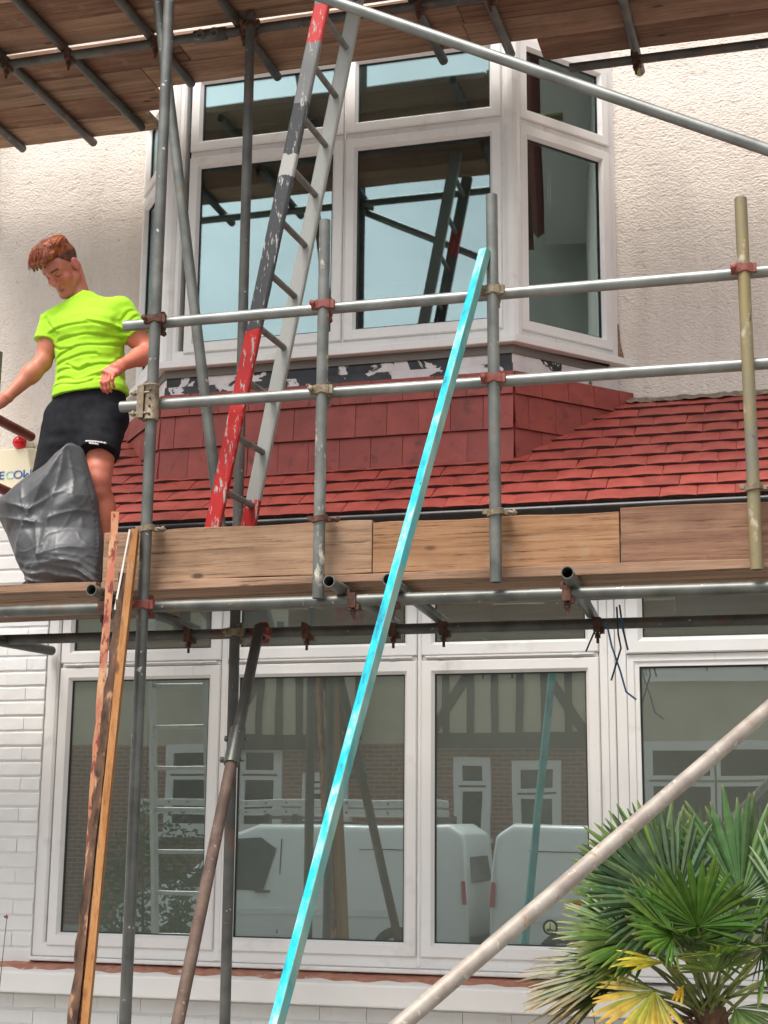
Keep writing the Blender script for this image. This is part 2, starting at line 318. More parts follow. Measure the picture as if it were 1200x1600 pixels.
# ================================================================ the house
house = thing('house', 'white house with two-storey bay, red tiled skirt and lean-to roof behind scaffolding', 'house', (-2, 7.4, 0))
YU, YB, YL = 7.75, 7.20, 7.0        # upper wall, upper bay front, ground floor wall
BX0, BX1 = -3.27, -1.37             # bay front corners
WX0, WX1 = -3.70, -.90              # where the bay meets the upper wall
# upper wall (four panels around the bay opening, roughcast)
mb = MB()
mb.box(-8, WX0+.05, YU, YU+.25, 3.05, 7.7); mb.box(WX1-.05, 6, YU, YU+.25, 3.05, 7.7)
mb.box(WX0+.05, WX1-.05, YU, YU+.25, 5.86, 7.7); mb.box(WX0+.05, WX1-.05, YU, YU+.25, 3.05, 4.1)
mb.build('upper_wall', 'render', house)
mb = MB(); mb.box(-8.4, 6.4, YU-.42, YU+.3, 7.7, 7.82); mb.build('eaves', 'wpaint', house)
mb = MB(); mb.prism([(-8.5, 0), (6.5, 0), (6.5, .1), (-8.5, .1)], 0, 4, Matrix.Translation((0, YU-.5, 7.82)) @ Matrix.Rotation(R(38), 4, 'X')); mb.build('main_roof', 'tile_wall', house)
# --- rooms behind the windows
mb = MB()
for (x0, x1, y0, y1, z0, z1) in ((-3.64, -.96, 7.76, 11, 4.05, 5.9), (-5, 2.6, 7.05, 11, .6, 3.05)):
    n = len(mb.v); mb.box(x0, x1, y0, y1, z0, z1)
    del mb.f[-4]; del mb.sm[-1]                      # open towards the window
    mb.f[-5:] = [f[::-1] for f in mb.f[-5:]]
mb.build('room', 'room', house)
# --- window parts
FR = [(0, .07), (0, .004), (.004, 0), (.055, 0), (.066, .010), (.066, .07)]
SA = [(0, .04), (0, -.010), (.005, -.016), (.048, -.016), (.062, .004), (.062, .03)]
BD = [(0, .03), (0, .006), (.02, .004), (.028, .016), (.028, .03)]
def light(win, M, x0, x1, z0, z1, prof=SA, gb=.008):
    MB().ring(x0, x1, z0, z1, prof, M).build('sash', 'upvc', win)
    a = prof[-1][0]
    MB().ring(x0+a-.002, x1-a+.002, z0+a-.002, z1-a+.002, [(0, .014), (0, .008), (gb, .010), (gb, .02)], M).build('gasket', 'gasket', win)
    mb = MB(); mb.prism([(x0+a, z0+a), (x1-a, z0+a), (x1-a, z1-a), (x0+a, z1-a)], .016, .022, M); mb.build('pane', 'glass' if z0 > 3.5 else 'glass_hazy', win)
def member(win, name, M, x0, x1, z0, z1, y0=-.004, y1=.07):
    mb = MB(); mb.prism([(x0, z0), (x1, z0), (x1, z1), (x0, z1)], y0, y1, M); mb.build(name, 'upvc', win, bevel=.004)
# --- ground floor window (front plane YL-.03)
gw = group_part('window', house, (-1.6, YL, 1.05)); gw['label'] = 'wide white ground floor window with reflections of parked vans'
M = Matrix.Translation((0, YL-.03, 0))
GX1 = .98
MB().ring(-3.757, GX1, 1.055, 2.99, FR, M).build('frame', 'upvc', gw)
cols = [(-3.672, -2.80), (-2.765, -1.80), (-1.778, -.935)]
for i, (a, b) in enumerate(cols):
    light(gw, M, a, b, 1.108, 2.466); light(gw, M, a, b, 2.492, 2.93)
    # drip lines and trickle-vent bits on the fanlight
    mb = MB(); mb.prism([(a+.02, 2.480), (b-.02, 2.480), (b-.02, 2.488), (a+.02, 2.488)], -.021, .0, M); mb.build('drip_bar', 'upvc', gw)
    for k in (.1, .86):
        mb = MB(); xx = a+(b-a)*k; mb.prism([(xx, 2.476), (xx+.03, 2.476), (xx+.03, 2.486), (xx, 2.486)], -.026, -.004, M); mb.build('drain_cap', 'upvc', gw, bevel=.002)
for a, b in ((-2.80, -2.765), (-1.80, -1.778)): member(gw, 'mullion', M, a+.001, b-.001, 1.06, 2.985)
member(gw, 'mullion', M, -.934, -.895, 1.06, 2.985, -.004); member(gw, 'mullion', M, -.893, -.862, 1.06, 2.985, -.012); member(gw, 'mullion', M, -.860, -.81, 1.06, 2.985, -.004)
for a, b in cols: member(gw, 'transom', M, a+.002, b-.002, 2.467, 2.491, -.001)
light(gw, M, -.808, .27, 1.085, 2.475, [(0, .04), (0, 0), (.03, -.002), (.036, .006), (.055, .006), (.058, .03)]); light(gw, M, -.808, .27, 2.478, 2.93, [(0, .04), (0, -.012), (.006, -.018), (.055, -.018), (.075, .004), (.075, .03)])
member(gw, 'mullion', M, .272, .30, 1.06, 2.985); light(gw, M, .302, .96, 1.085, 2.475); light(gw, M, .302, .96, 2.478, 2.93)
mb = MB(); mb.prism([(-3.757, 1.035), (GX1, 1.035), (GX1, 1.054), (-3.757, 1.054)], -.035, .06, M); mb.build('window_board', 'upvc', gw, bevel=.004)
# --- upper bay window: three facets
uw = group_part('window', house, (-2.32, YB, 4.12)); uw['label'] = 'white upper floor bay window reflecting the sky'
def facet(p0, p1):
    p0, p1 = Vector(p0), Vector(p1); d = (p1-p0); L = d.length; d.normalize()
    M = Matrix(((d.x, -d.y, 0, p0.x), (d.y, d.x, 0, p0.y), (0, 0, 1, 0), (0, 0, 0, 1))); return M, L
ZS, ZT = 4.125, 5.86
M, L = facet((BX0, YB), (BX1, YB))
MB().ring(.0, L, ZS, ZT, FR, M).build('frame', 'upvc', uw)
fl = [(.105, .992), (1.006, L-.048)]
for a, b in fl: light(uw, M, a, b, 4.17, 5.296); light(uw, M, a, b, 5.335, 5.80)
member(uw, 'mullion', M, .9925, 1.0055, ZS+.005, ZT-.005)
for a, b in fl: member(uw, 'transom', M, a+.002, b-.002, 5.297, 5.334, -.003)
for a, b in ((BX1, WX1), (BX0, WX0)):
    Mf, Lf = facet((a, YB), (b, YU)) if a > -2 else facet((b, YU), (a, YB))
    MB().ring(.0, Lf, ZS, ZT, FR, Mf).build('frame', 'upvc', uw)
    light(uw, Mf, .05, Lf-.05, 4.17, 5.296); light(uw, Mf, .05, Lf-.05, 5.335, 5.80)
    member(uw, 'transom', Mf, .052, Lf-.052, 5.297, 5.334, -.003)
for x, y in ((BX0, YB), (BX1, YB)):
    mb = MB(); mb.lathe((x, y+.028, ZS), [(.0, 0), (.046, 0), (.046, ZT-ZS), (0, ZT-ZS)], 12); mb.build('corner_post', 'upvc', uw, smooth=False)
# sill boards around the bay, soffit above
def bay_path(off, zs, ext=0):
    s = off*math.tan(R(26))
    return [(WX0-off*.75-ext, YU), (BX0-s, YB-off), (BX1+s, YB-off), (WX1+off*.75+ext, YU)]
def bay_band(name, off0, off1, z0, z1, mat, parent, ext=0):
    A, B = bay_path(off0, 0, ext), bay_path(off1, 0, ext); out = []
    for k in range(3):
        p0, p1 = A[k], A[k+1]; q0, q1 = B[k], B[k+1]; mb = MB()
        vs = [(*q0, z0), (*q1, z0), (*p1, z0), (*p0, z0), (*q0, z1), (*q1, z1), (*p1, z1), (*p0, z1)]
        mb.add(vs, [(3, 2, 1, 0), (4, 5, 6, 7), (0, 1, 5, 4), (1, 2, 6, 5), (2, 3, 7, 6), (3, 0, 4, 7)])
        m = mat[k] if isinstance(mat, (list, tuple)) else mat
        out.append(mb.build(name, m, parent, bevel=.003))
    return out
bay_band('sill', -.02, .045, 4.085, 4.124, 'upvc', uw, .05)
for z0, z1, nm in ((4.04, 4.083, 'bay_floor'), (5.862, 5.95, 'bay_ceiling')):
    mb = MB(); mb.add([(*p, z) for z in (z0, z1) for p in ((WX0, YU+.01), (BX0, YB), (BX1, YB), (WX1, YU+.01))], [(0, 1, 2, 3), (7, 6, 5, 4), (0, 4, 5, 1), (1, 5, 6, 2), (2, 6, 7, 3), (3, 7, 4, 0)]); mb.build(nm, 'upvc' if z0 > 5 else 'room', house)
bay = group_part('bay_apron', house, (-2.32, YB, 3.4))
bay_band('apron_panel', -.06, -.01, 3.90, 4.084, ['peel_side', 'peel_front', 'peel_side'], bay)
bay_band('backing_panel', -.2, -.06, 3.3, 4.08, 'rubber_black', bay)
# the inner side of the lead dressing: an uneven lower lip
mb = MB(); n = 40
for k in range(n):
    x0 = BX0+(BX1-BX0)*k/n; x1 = BX0+(BX1-BX0)*(k+1)/n
    za, zb = 3.93+.008*math.sin(k*1.7)+.006*math.sin(k*.6), 3.93+.008*math.sin((k+1)*1.7)+.006*math.sin((k+1)*.6)
    mb.add([(x0, YB-.001, za), (x1, YB-.001, zb), (x1, YB+.006, 3.99), (x0, YB+.006, 3.99), (x0, YB+.005, za), (x1, YB+.005, zb)], [(0, 1, 2, 3), (4, 5, 1, 0)])
mb.build('lead_lip', 'peel_front', bay)
# --- tiles
def tile_mesh(name, wd, ln, th, camber, mat):
    nx = 4; vs = []; fs = []
    for top in (1, 0):
        for yy in (0, ln):
            for i in range(nx+1):
                x = -wd/2+wd*i/nx; c = -camber*(2*i/nx-1)**2
                vs.append((x, yy, c+(th if top else 0)))
    r = nx+1
    for i in range(nx):
        fs += [(i, i+1, r+i+1, r+i), (2*r+i+1, 2*r+i, 3*r+i, 3*r+i+1), (2*r+i, 2*r+i+1, i+1, i)]  # top, underside, tail
    fs += [(2*r, 0, r, 3*r), (nx, 2*r+nx, 3*r+nx, r+nx)]
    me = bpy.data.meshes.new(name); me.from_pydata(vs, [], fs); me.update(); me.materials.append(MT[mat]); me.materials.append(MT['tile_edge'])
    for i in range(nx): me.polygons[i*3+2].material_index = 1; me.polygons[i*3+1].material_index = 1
    return me
ROOF_A = math.atan(.767); EY, EZ = 6.775, 3.153; G = .1215
roof = group_part('lean_to_roof', house, (-1.6, EY, EZ))
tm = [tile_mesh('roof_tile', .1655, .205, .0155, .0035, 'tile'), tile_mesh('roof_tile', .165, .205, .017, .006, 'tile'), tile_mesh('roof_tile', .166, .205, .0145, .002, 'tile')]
mb = MB(); mb.prism([(-3.79, 0), (1.5, 0), (1.5, -.02), (-3.79, -.02)], 0.03, 1.24, Matrix.Translation((0, EY, EZ-.012)) @ Matrix.Rotation(ROOF_A, 4, 'X')); mb.build('underlay', 'rubber_black', roof)
ca, sa = math.cos(ROOF_A), math.sin(ROOF_A)
for row in range(10):
    s_ = row*G; y = EY+s_*ca; z = EZ+s_*sa
    xs = -3.72+(.0835 if row % 2 else 0)
    for k in range(33):
        x = xs+.1675*k
        if x > 1.35: continue
        if y > YB+.03:                                   # hidden inside the bay
            t = (y-YB)/(YU-YB)
            if BX0+(WX0-BX0)*t+.26 < x < BX1+(WX1-BX1)*t-.26: continue
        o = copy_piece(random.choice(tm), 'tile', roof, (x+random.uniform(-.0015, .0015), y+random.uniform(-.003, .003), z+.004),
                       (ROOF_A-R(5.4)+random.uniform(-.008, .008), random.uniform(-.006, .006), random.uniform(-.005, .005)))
# vertical tile hanging on the bay
hang = group_part('tile_hanging', house, (-2.32, YB, 3.45))
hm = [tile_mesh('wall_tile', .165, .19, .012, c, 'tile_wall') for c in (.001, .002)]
def hang_facet(M, L, flip):
    n = int(math.ceil(L/.1675))+1
    for row in range(4):
        z = 3.82-row*.178
        for k in range(-1, n+1):
            x = (k+.5*(row % 2))*.1675+.08
            x0, x1 = max(0, x-.0825), min(L, x+.0825)
            if x1-x0 < .02: continue
            cx = (x0+x1)/2; p = M @ Vector((cx, -.012, z))
            ang = math.atan2(M[1][0], M[0][0])
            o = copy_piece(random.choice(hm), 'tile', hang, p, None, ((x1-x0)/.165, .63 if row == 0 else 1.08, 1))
            # local: x along the facet, y up the wall, z outwards
            Mr = Matrix.Rotation(ang, 4, 'Z') @ Matrix.Rotation(R(90), 4, 'X') @ Matrix.Rotation(R(-4.2)+random.uniform(-.005, .005), 4, 'X') @ Matrix.Rotation(random.uniform(-.008, .008), 4, 'Z')
            o.rotation_euler = Mr.to_euler()
for k, (M, L) in enumerate((facet((BX0-.004, YB-.004), (BX1+.004, YB-.004)), facet((BX1+.004, YB-.004), (WX1+.06, YU)), facet((WX0-.06, YU), (BX0-.004, YB-.004)))): hang_facet(M, L, k)
# mortar fillet where the roof meets the wall
mb = MB(); n = 90; X0, X1 = -.84, 1.5; TY, TZ = EY+10*G*ca, EZ+10*G*sa
def fillet(X0, X1):
    mb = MB(); n = int((X1-X0)/.025); vs = []; fs = []
    for k in range(n+1):
        x = X0+(X1-X0)*k/n; a = random.uniform(-.008, .012)
        vs += [(x, YU-.07+a, 3.872+random.uniform(-.004, .006)), (x, YU-.04+a*.5, 3.894+random.uniform(-.005, .005)), (x, YU-.008, 3.914+random.uniform(-.005, .006)), (x, YU+.02, 3.915)]
    for k in range(n):
        for j in range(3): fs.append((k*4+j, (k+1)*4+j, (k+1)*4+j+1, k*4+j+1))
    mb.add(vs, fs, True); return mb
fillet(-.86, 1.5).build('mortar_fillet', 'mortar', roof); fillet(-3.80, -3.72).build('mortar_fillet', 'mortar', roof)
# gutter, fascia, soffit
mb = MB(); n = 10; vs = []; fs = []
for x in (-3.82, 1.5):
    for r_ in (.056, .051):
        for k in range(n+1): a = math.pi*k/n; vs.append((x, 6.735-r_*math.cos(a), 3.130-r_*math.sin(a)))
m = n+1
for k in range(n): fs += [(k, k+1, 2*m+k+1, 2*m+k), (m+k+1, m+k, 3*m+k, 3*m+k+1)]
fs += [(0, 2*m, 3*m, m), (m-1, 2*m-1, 4*m-1, 3*m-1)]
mb.add(vs, fs, True)
for x in (-2.9, -1.28, -.05): mb.box(x-.012, x+.012, 6.675, 6.80, 3.063, 3.073)
mb.build('gutter', 'gutter', house)
MB().box(-3.80, 1.5, 6.80, 6.82, 3.0, 3.125).build('fascia', 'gutter', house)
MB().box(-3.80, 1.5, 6.82, 7.02, 2.995, 3.005).build('soffit', 'upvc', house)
# --- ground floor brickwork, painted white
gfw = group_part('brick_wall', house, (-3.9, YL, 0))
MB().box(-8, -3.758, 6.965, 7.2, 0, 3.375).build('mortar_bed', 'wmortar', gfw)
MB().box(-3.758, 1.5, 6.966, 7.2, -.1, 1.0).build('mortar_bed', 'wmortar', gfw)
MB().box(GX1, 6, 6.965, 7.2, 1.0, 3.0).build('mortar_bed', 'wmortar', gfw)
MB().box(-3.758, GX1, 6.99, 7.2, 2.992, 3.06).build('lintel', 'wpaint', gfw)
MB().box(-8, -3.82, 6.95, YU, 3.376, 3.40).build('coping', 'wpaint', gfw, bevel=.01)
def brick_mesh(sd):
    r_ = random.Random(sd); bm = [(-.1075, -.051), (.1075, -.051), (.1075, .0), (-.1075, 0)]
    vs = []
    for z, ins in ((0, .004), (.004, 0), (.059, 0), (.0635, .005)):
        for x, y in ((-.1115+ins, -.0045+ins*.7), (-.035, -.0045+ins*.7+r_.uniform(-.0012, .0012)), (.035, -.0045+ins*.7+r_.uniform(-.0012, .0012)), (.1115-ins, -.0045+ins*.7), (.1115-ins, .03), (-.1115+ins, .03)):
            vs.append((x+r_.uniform(-.001, .001), y, z+r_.uniform(-.0014, .0014)))
    fs = [(i*6+k, i*6+(k+1) % 6, (i+1)*6+(k+1) % 6, (i+1)*6+k) for i in range(3) for k in range(6)]+[tuple(range(6))[::-1], tuple(range(18, 24))]
    me = bpy.data.meshes.new('brick'); me.from_pydata(vs, [], fs); me.update(); me.materials.append(MT['wbrick']); return me
bmesh_ = [brick_mesh(k) for k in range(5)]
for c in range(31):
    z = 1.022+c*.0757
    for k in range(4):
        x1 = -3.76-k*.225+(.1125 if c % 2 else 0); x0 = x1-.215
        x1c = min(x1, -3.762)
        if x1c-x0 < .03: continue
        copy_piece(random.choice(bmesh_), 'brick', gfw, ((x0+x1c)/2, 6.963+random.uniform(-.0015, .0015), z), (0, random.uniform(-.006, .006), 0), ((x1c-x0)/.214, 1, 1))
for c in range(4):
    z = .811-c*.0757
    for k in range(24):
        x = -4.4+k*.2255+(.11 if c % 2 else 0)
        copy_piece(random.choice(bmesh_), 'brick', gfw, (x, 6.962+random.uniform(-.0015, .0015), z), (0, random.uniform(-.006, .006), 0))
# stone sill with a coat of brick dust, lumps of mortar
sill = group_part('window_sill', house, (-1.8, 6.9, .89))
mb = MB(); mb.add([(-5.2, 6.84, .892), (1.4, 6.84, .892), (1.4, 7.0, .892), (-5.2, 7.0, .892), (-5.2, 6.84, .990), (1.4, 6.84, .990), (1.4, 7.0, 1.030), (-5.2, 7.0, 1.030)], [(3, 2, 1, 0), (4, 5, 6, 7), (0, 1, 5, 4), (1, 2, 6, 5), (2, 3, 7, 6), (3, 0, 4, 7)])
mb.build('sill_slab', 'wpaint', sill, bevel=.008, bseg=2)
vs = []; fs = []; n = 130
for k in range(n+1):
    x = -4.0+2.95*k/n; e = .018*math.sin(k*.35)+.016*math.sin(k*.9+1)
    for j, t in enumerate((0.0, .25, .6, 1.0)):
        yy = 6.885+e*(1-t)*.6+(.11-.0)*t; yy = min(yy, 6.99); base = .990+(yy-6.84)/.16*.04
        vs.append((x, yy, base+(.0005 if j == 0 else .004+random.uniform(0, .006))))
for k in range(n):
    for j in range(3): fs.append((k*4+j, (k+1)*4+j, (k+1)*4+j+1, k*4+j+1))
o = raw('brick_dust', vs, fs, 'dust', None, None, True); tag(o, 'spilled red brick dust lying along the white ground floor sill', 'dust', kind='stuff')
mb = MB()
for k in range(70):
    x = random.uniform(-3.95, -.9); y = random.uniform(6.9, 6.985); r_ = random.choice((.003, .004, .006, .008, .013 if k % 9 == 0 else .005)); z = .99+(y-6.84)/.16*.04+r_*.5
    vs = []
    for (a, b, c) in ((1, 0, 0), (-1, 0, 0), (0, 1, 0), (0, -1, 0), (0, 0, 1), (0, 0, -1)):
        q = r_*random.uniform(.6, 1.3); vs.append((x+a*q*1.4, y+b*q, z+c*q))
    mb.add(vs, [(0, 2, 4), (2, 1, 4), (1, 3, 4), (3, 0, 4), (2, 0, 5), (1, 2, 5), (3, 1, 5), (0, 3, 5)])
tag(mb.build('rubble_crumbs', 'dust'), 'small crumbs of brick and mortar scattered on the white sill', 'rubble', kind='stuff')
# downpipe at the left
mb = MB(); mb.tube((-4.765, 7.68, 3.45), (-4.765, 7.68, 7.6), .034, 16, None)
for z in (4.4, 5.45): mb.box(-4.82, -4.71, 7.64, 7.75, z, z+.04)
mb.build('downpipe', 'gutter', house)
# brown crack/stain piece next to the bay frame: exposed timber packer
mb = MB(); mb.prism([(-.905, 4.13), (-.87, 4.13), (-.89, 4.22), (-.897, 4.33), (-.905, 4.33)], YU-.006, YU+.01); mb.build('timber_packer', 'board', house)
# curtains inside the right facet and left facet of the bay
def curtain(label, p0, p1, z0, z1, folds, amp):
    vs = []; fs = []; n = folds*8; p0, p1 = Vector(p0), Vector(p1); d = p1-p0; nn = Vector((-d.y, d.x)).normalized()
    for k in range(n+1):
        t = k/n; o_ = amp*math.sin(t*folds*2*math.pi)+amp*.5*math.sin(t*folds*3.1*math.pi+1)
        q = p0+d*t+nn*o_; vs += [(q.x, q.y, z0), (q.x+.004*math.sin(k), q.y, (z0+z1)/2), (q.x, q.y, z1)]
    for k in range(n): fs += [(k*3, k*3+3, k*3+4, k*3+1), (k*3+1, k*3+4, k*3+5, k*3+2)]
    o = raw('curtain', vs, fs, 'curtain', None, None, True); sm = o.modifiers.new('thickness', 'SOLIDIFY'); sm.thickness = .003
    return tag(o, label, 'curtain', 'curtains in the bay')
curtain('pale grey pleated curtain behind the right side pane of the upper bay', (-1.31, 7.36), (-.96, 7.78), 4.15, 5.82, 8, .026)
curtain('grey curtain behind the left side pane of the upper bay', (-3.62, 7.82), (-3.38, 7.5), 4.15, 5.82, 6, .02)
# ================================================================ scaffold
scaf = thing('scaffold', 'tube and clamp scaffold with two lifts standing in front of the house', 'scaffold', (-1.5, 6.2, 0))
def tube(name, p0, p1, mat='galv', label=None, r=.02415):
    o = MB().tube(p0, p1, r).build(name, mat, scaf)
    if label: o['label'] = label
    return o
def coupler(parent, cA, aA, cB, aB, mat='coupler_rust', bolt=1, flip=1, wd=.042):
    """right-angle clamp: a hinged band round each tube, a saddle between, flaps with T-bolts and nuts"""
    mb = MB(); cA, cB = Vector(cA), Vector(cB); aA, aB = Vector(aA).normalized(), Vector(aB).normalized()
    for c, a, oth in ((cA, aA, cB), (cB, aB, cA)):
        n = 18; t = (oth-c); t = (t-a*t.dot(a)); t = t.normalized() if t.length > 1e-4 else a.orthogonal().normalized(); b = a.cross(t); vs = []
        for k in range(n):
            an = 2*math.pi*k/n; ro = .0315+.0025*math.cos(3*an)+(.004 if k % 6 == 0 else 0); d = t*math.cos(an)+b*math.sin(an)
            hw = wd/2*(1 if k % 9 > 1 else .75)
            vs += [c+d*.0244-a*hw, c+d*ro-a*hw*.85, c+d*ro+a*hw*.85, c+d*.0244+a*hw]
        mb.add(vs, [(k*4+j, k*4+(j+1) % 4, ((k+1) % n)*4+(j+1) % 4, ((k+1) % n)*4+j) for k in range(n) for j in range(4)])
        for sgn in (1, -1):
            q = c+b*sgn*flip*.036-t*.004
            mb.obox(q, b*.013, t*.010, a*wd*.42)                                   # flap
            if sgn == bolt or sgn == 1:
                mb.tube(q-t*.034, q+t*.028, .0062, 8, None); mb.lathe(q-t*.030, [(0, 0), (.0125, 0), (.0125, .013), (0, .013)], 6, -t)
                mb.lathe(q-t*.012, [(.0, 0), (.015, 0), (.015, .004), (0, .004)], 10, -t)
    mb.obox((cA+cB)/2, aA*.022, aB*.022, (cB-cA)*.16)
    return mb.build('coupler', mat, parent)
XD, YD, ZD = (1, 0, 0), (0, 1, 0), (0, 0, 1)
# standards
s1 = tube('standard', (-2.652, 5.70, .0), (-2.637, 5.70, 6.9), 'galv')
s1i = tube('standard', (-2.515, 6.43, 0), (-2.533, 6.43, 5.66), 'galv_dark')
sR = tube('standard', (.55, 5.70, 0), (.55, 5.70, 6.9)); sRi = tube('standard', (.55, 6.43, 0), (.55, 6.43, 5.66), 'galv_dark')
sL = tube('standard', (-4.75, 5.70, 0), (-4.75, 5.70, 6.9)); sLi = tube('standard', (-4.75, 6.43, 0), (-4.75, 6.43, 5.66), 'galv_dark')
u2 = tube('guard_post', (-1.884, 5.70, 2.586), (-1.883, 5.70, 4.196), 'galv_plaster', 'plaster splashed guard post')
u3 = tube('guard_post', (-1.158, 5.70, 2.626), (-1.166, 5.70, 4.232), 'galv')
u4 = tube('guard_post', (-.172, 5.70, 2.639), (-.175, 5.70, 4.11), 'galv_yellow', 'guard post stained yellow')
u0 = tube('guard_post', (-3.405, 5.70, 2.60), (-3.40, 5.70, 3.735), 'galv')
# guard rails and ledgers
rt_ = tube('guard_rail', (-2.811, 5.7485, 3.823), (1.4, 5.7485, 3.818), 'galv_light', 'bright galvanised top guard rail')
rm = tube('guard_rail', (-2.811, 5.7485, 3.457), (1.4, 5.7485, 3.442), 'galv_light')
lf = tube('ledger', (-5.2, 5.7485, 2.585), (1.4, 5.7485, 2.578), 'galv')
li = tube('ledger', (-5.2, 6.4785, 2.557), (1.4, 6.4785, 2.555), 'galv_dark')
# return guard rails at the left end
ra = tube('end_guard_rail', (-3.590, 5.3, 3.546), (-3.608, 6.41, 3.540), 'brown_tube', 'brown painted end guard rail held by the worker')
rb = tube('end_guard_rail', (-3.640, 5.3, 3.25), (-3.665, 6.40, 3.247), 'brown_tube')
# transoms below the working deck
TR = [(-2.815, 5.56), (-1.795, 5.56), (-1.556, 5.57), (-.858, 5.56), (-3.95, 5.55), (.2, 5.57)]
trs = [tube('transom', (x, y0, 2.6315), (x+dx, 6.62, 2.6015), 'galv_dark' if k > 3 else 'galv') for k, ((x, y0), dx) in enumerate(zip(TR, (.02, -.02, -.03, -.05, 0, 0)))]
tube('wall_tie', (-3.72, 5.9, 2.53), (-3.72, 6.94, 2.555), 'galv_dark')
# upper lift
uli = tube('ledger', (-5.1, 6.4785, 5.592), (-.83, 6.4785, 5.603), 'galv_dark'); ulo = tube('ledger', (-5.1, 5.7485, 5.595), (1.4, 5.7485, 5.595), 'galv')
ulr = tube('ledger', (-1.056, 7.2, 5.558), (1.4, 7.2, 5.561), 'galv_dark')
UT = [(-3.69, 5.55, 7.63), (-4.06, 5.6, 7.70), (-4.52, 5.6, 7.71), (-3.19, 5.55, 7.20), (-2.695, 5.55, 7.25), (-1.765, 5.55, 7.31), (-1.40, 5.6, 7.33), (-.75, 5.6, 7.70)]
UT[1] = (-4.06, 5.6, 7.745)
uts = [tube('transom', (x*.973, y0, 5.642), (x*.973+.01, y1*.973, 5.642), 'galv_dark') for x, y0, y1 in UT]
MB().lathe((-.724, 7.326, 5.642), [(.0245, 0), (.0252, 0), (.0252, .170), (.0, .170)], 18, (0, 1, 0)).build('transom_tip', surf('olive_painted_end', (.20, .17, .06), (.28, .24, .10), .7, 0, 20), scaf)
# facade brace, leaning struts
br = tube('brace', (-2.66, 5.650, 5.592), (.50, 5.650, 3.993), 'galv_light', 'long diagonal facade brace')
rk = tube('raker', (-2.365, 2.908, .0), (.63, 5.717, 2.783), 'beige_pipe', 'beige raker crossing in front of the palm')
st_top, st_bot = Vector((-2.401, 6.422, 2.576)), Vector((-2.30, 5.4, .976)); dv = (st_bot-st_top)
mid = st_top+dv*.36; end = st_top+dv*1.6
tube('strut', st_top, mid, 'galv_dark', 'dark upper half of the leaning strut'); stp = tube('strut', mid+dv*.005, end, 'rust_pipe', 'rusty brown lower half of the leaning strut', .0245)
mb = MB(); dn = dv.normalized(); c0 = st_top+dv*.30; c1 = st_top+dv*.395
mb.tube(c0, c1, .033, 16, None)
for k in (.2, .8):
    q = c0+(c1-c0)*k; sx = Vector((1, .1, 0)); sx = (sx-dn*sx.dot(dn)).normalized(); ot = dn.cross(sx)
    mb.tube(q-sx*.06-ot*.02, q+sx*.045-ot*.02, .007, 8, None); mb.lathe(q-sx*.045-ot*.02, [(0, 0), (.013, 0), (.013, .012), (0, .012)], 6, -sx)
mb.obox((c0+c1)/2-ot*.03, dn*.09, sx*.012, ot*.008)
mb.build('coupler', 'galv', stp)
tube('brace', (-2.992, 6.0, 6.5-.0), (-2.43, 6.10, 2.695), 'galv', 'slim pole with white smears leaning inside the lift', .0245).location
# couplers at the node points
for tb, c, z, m_, r_ in ((s1, -2.643, 3.823, 'coupler_rust', rt_), (u2, -1.8835, 3.821, 'coupler_red', rt_), (u3, -1.164, 3.820, 'coupler_pale', rt_), (u4, -.1745, 3.8185, 'coupler_red', rt_),
                         (u2, -1.8838, 3.4525, 'coupler_pale', rm), (u3, -1.162, 3.449, 'coupler_red', rm)):
    coupler(tb, (c, 5.70, z), ZD, (c, 5.7485, z), XD, m_)
coupler(sR, (.55, 5.70, 2.71), ZD, (.548, 5.642, 2.708), (.72, .67, .67), 'coupler_pale')
coupler(s1, (-2.6458, 5.70, 2.583), ZD, (-2.6458, 5.7485, 2.583), XD, 'coupler_red')
# toe board clips at the foot of each post
for tb, c, z, m_ in ((s1, -2.6448, 2.905, 'coupler_pale'), (u2, -1.884, 2.912, 'coupler_rust'), (u3, -1.159, 2.905, 'coupler_pale'), (u4, -.1725, 2.955, 'coupler_pale')):
    mb = MB(); n = 16; vs = []
    for k in range(n):
        an = 2*math.pi*k/n; ro = .0315+(.003 if k % 4 == 0 else 0); d = Vector((math.cos(an), math.sin(an), 0)); p = Vector((c, 5.70, z+.006*math.sin(an+1)))
        vs += [p+d*.0244-Vector((0, 0, .013)), p+d*ro-Vector((0, 0, .011)), p+d*ro+Vector((0, 0, .011)), p+d*.0244+Vector((0, 0, .013))]
    mb.add(vs, [(k*4+j, k*4+(j+1) % 4, ((k+1) % n)*4+(j+1) % 4, ((k+1) % n)*4+j) for k in range(n) for j in range(4)])
    mb.obox((c+.044, 5.715, z-.002), (.024, 0, -.004), (0, .012, 0), (0, 0, .008)); mb.obox((c-.040, 5.71, z+.004), (.012, 0, 0), (0, .009, 0), (0, 0, .009))
    mb.tube((c+.05, 5.70, z), (c+.085, 5.702, z-.008), .006, 8, None); mb.lathe((c+.07, 5.70, z-.004), [(0, 0), (.012, 0), (.012, .011), (0, .011)], 6, (1, 0, 0))
    mb.obox((c+.03, 5.74, z-.002), (.02, .0, 0), (0, .02, 0), (0, 0, .003))
    mb.build('coupler', m_, tb)
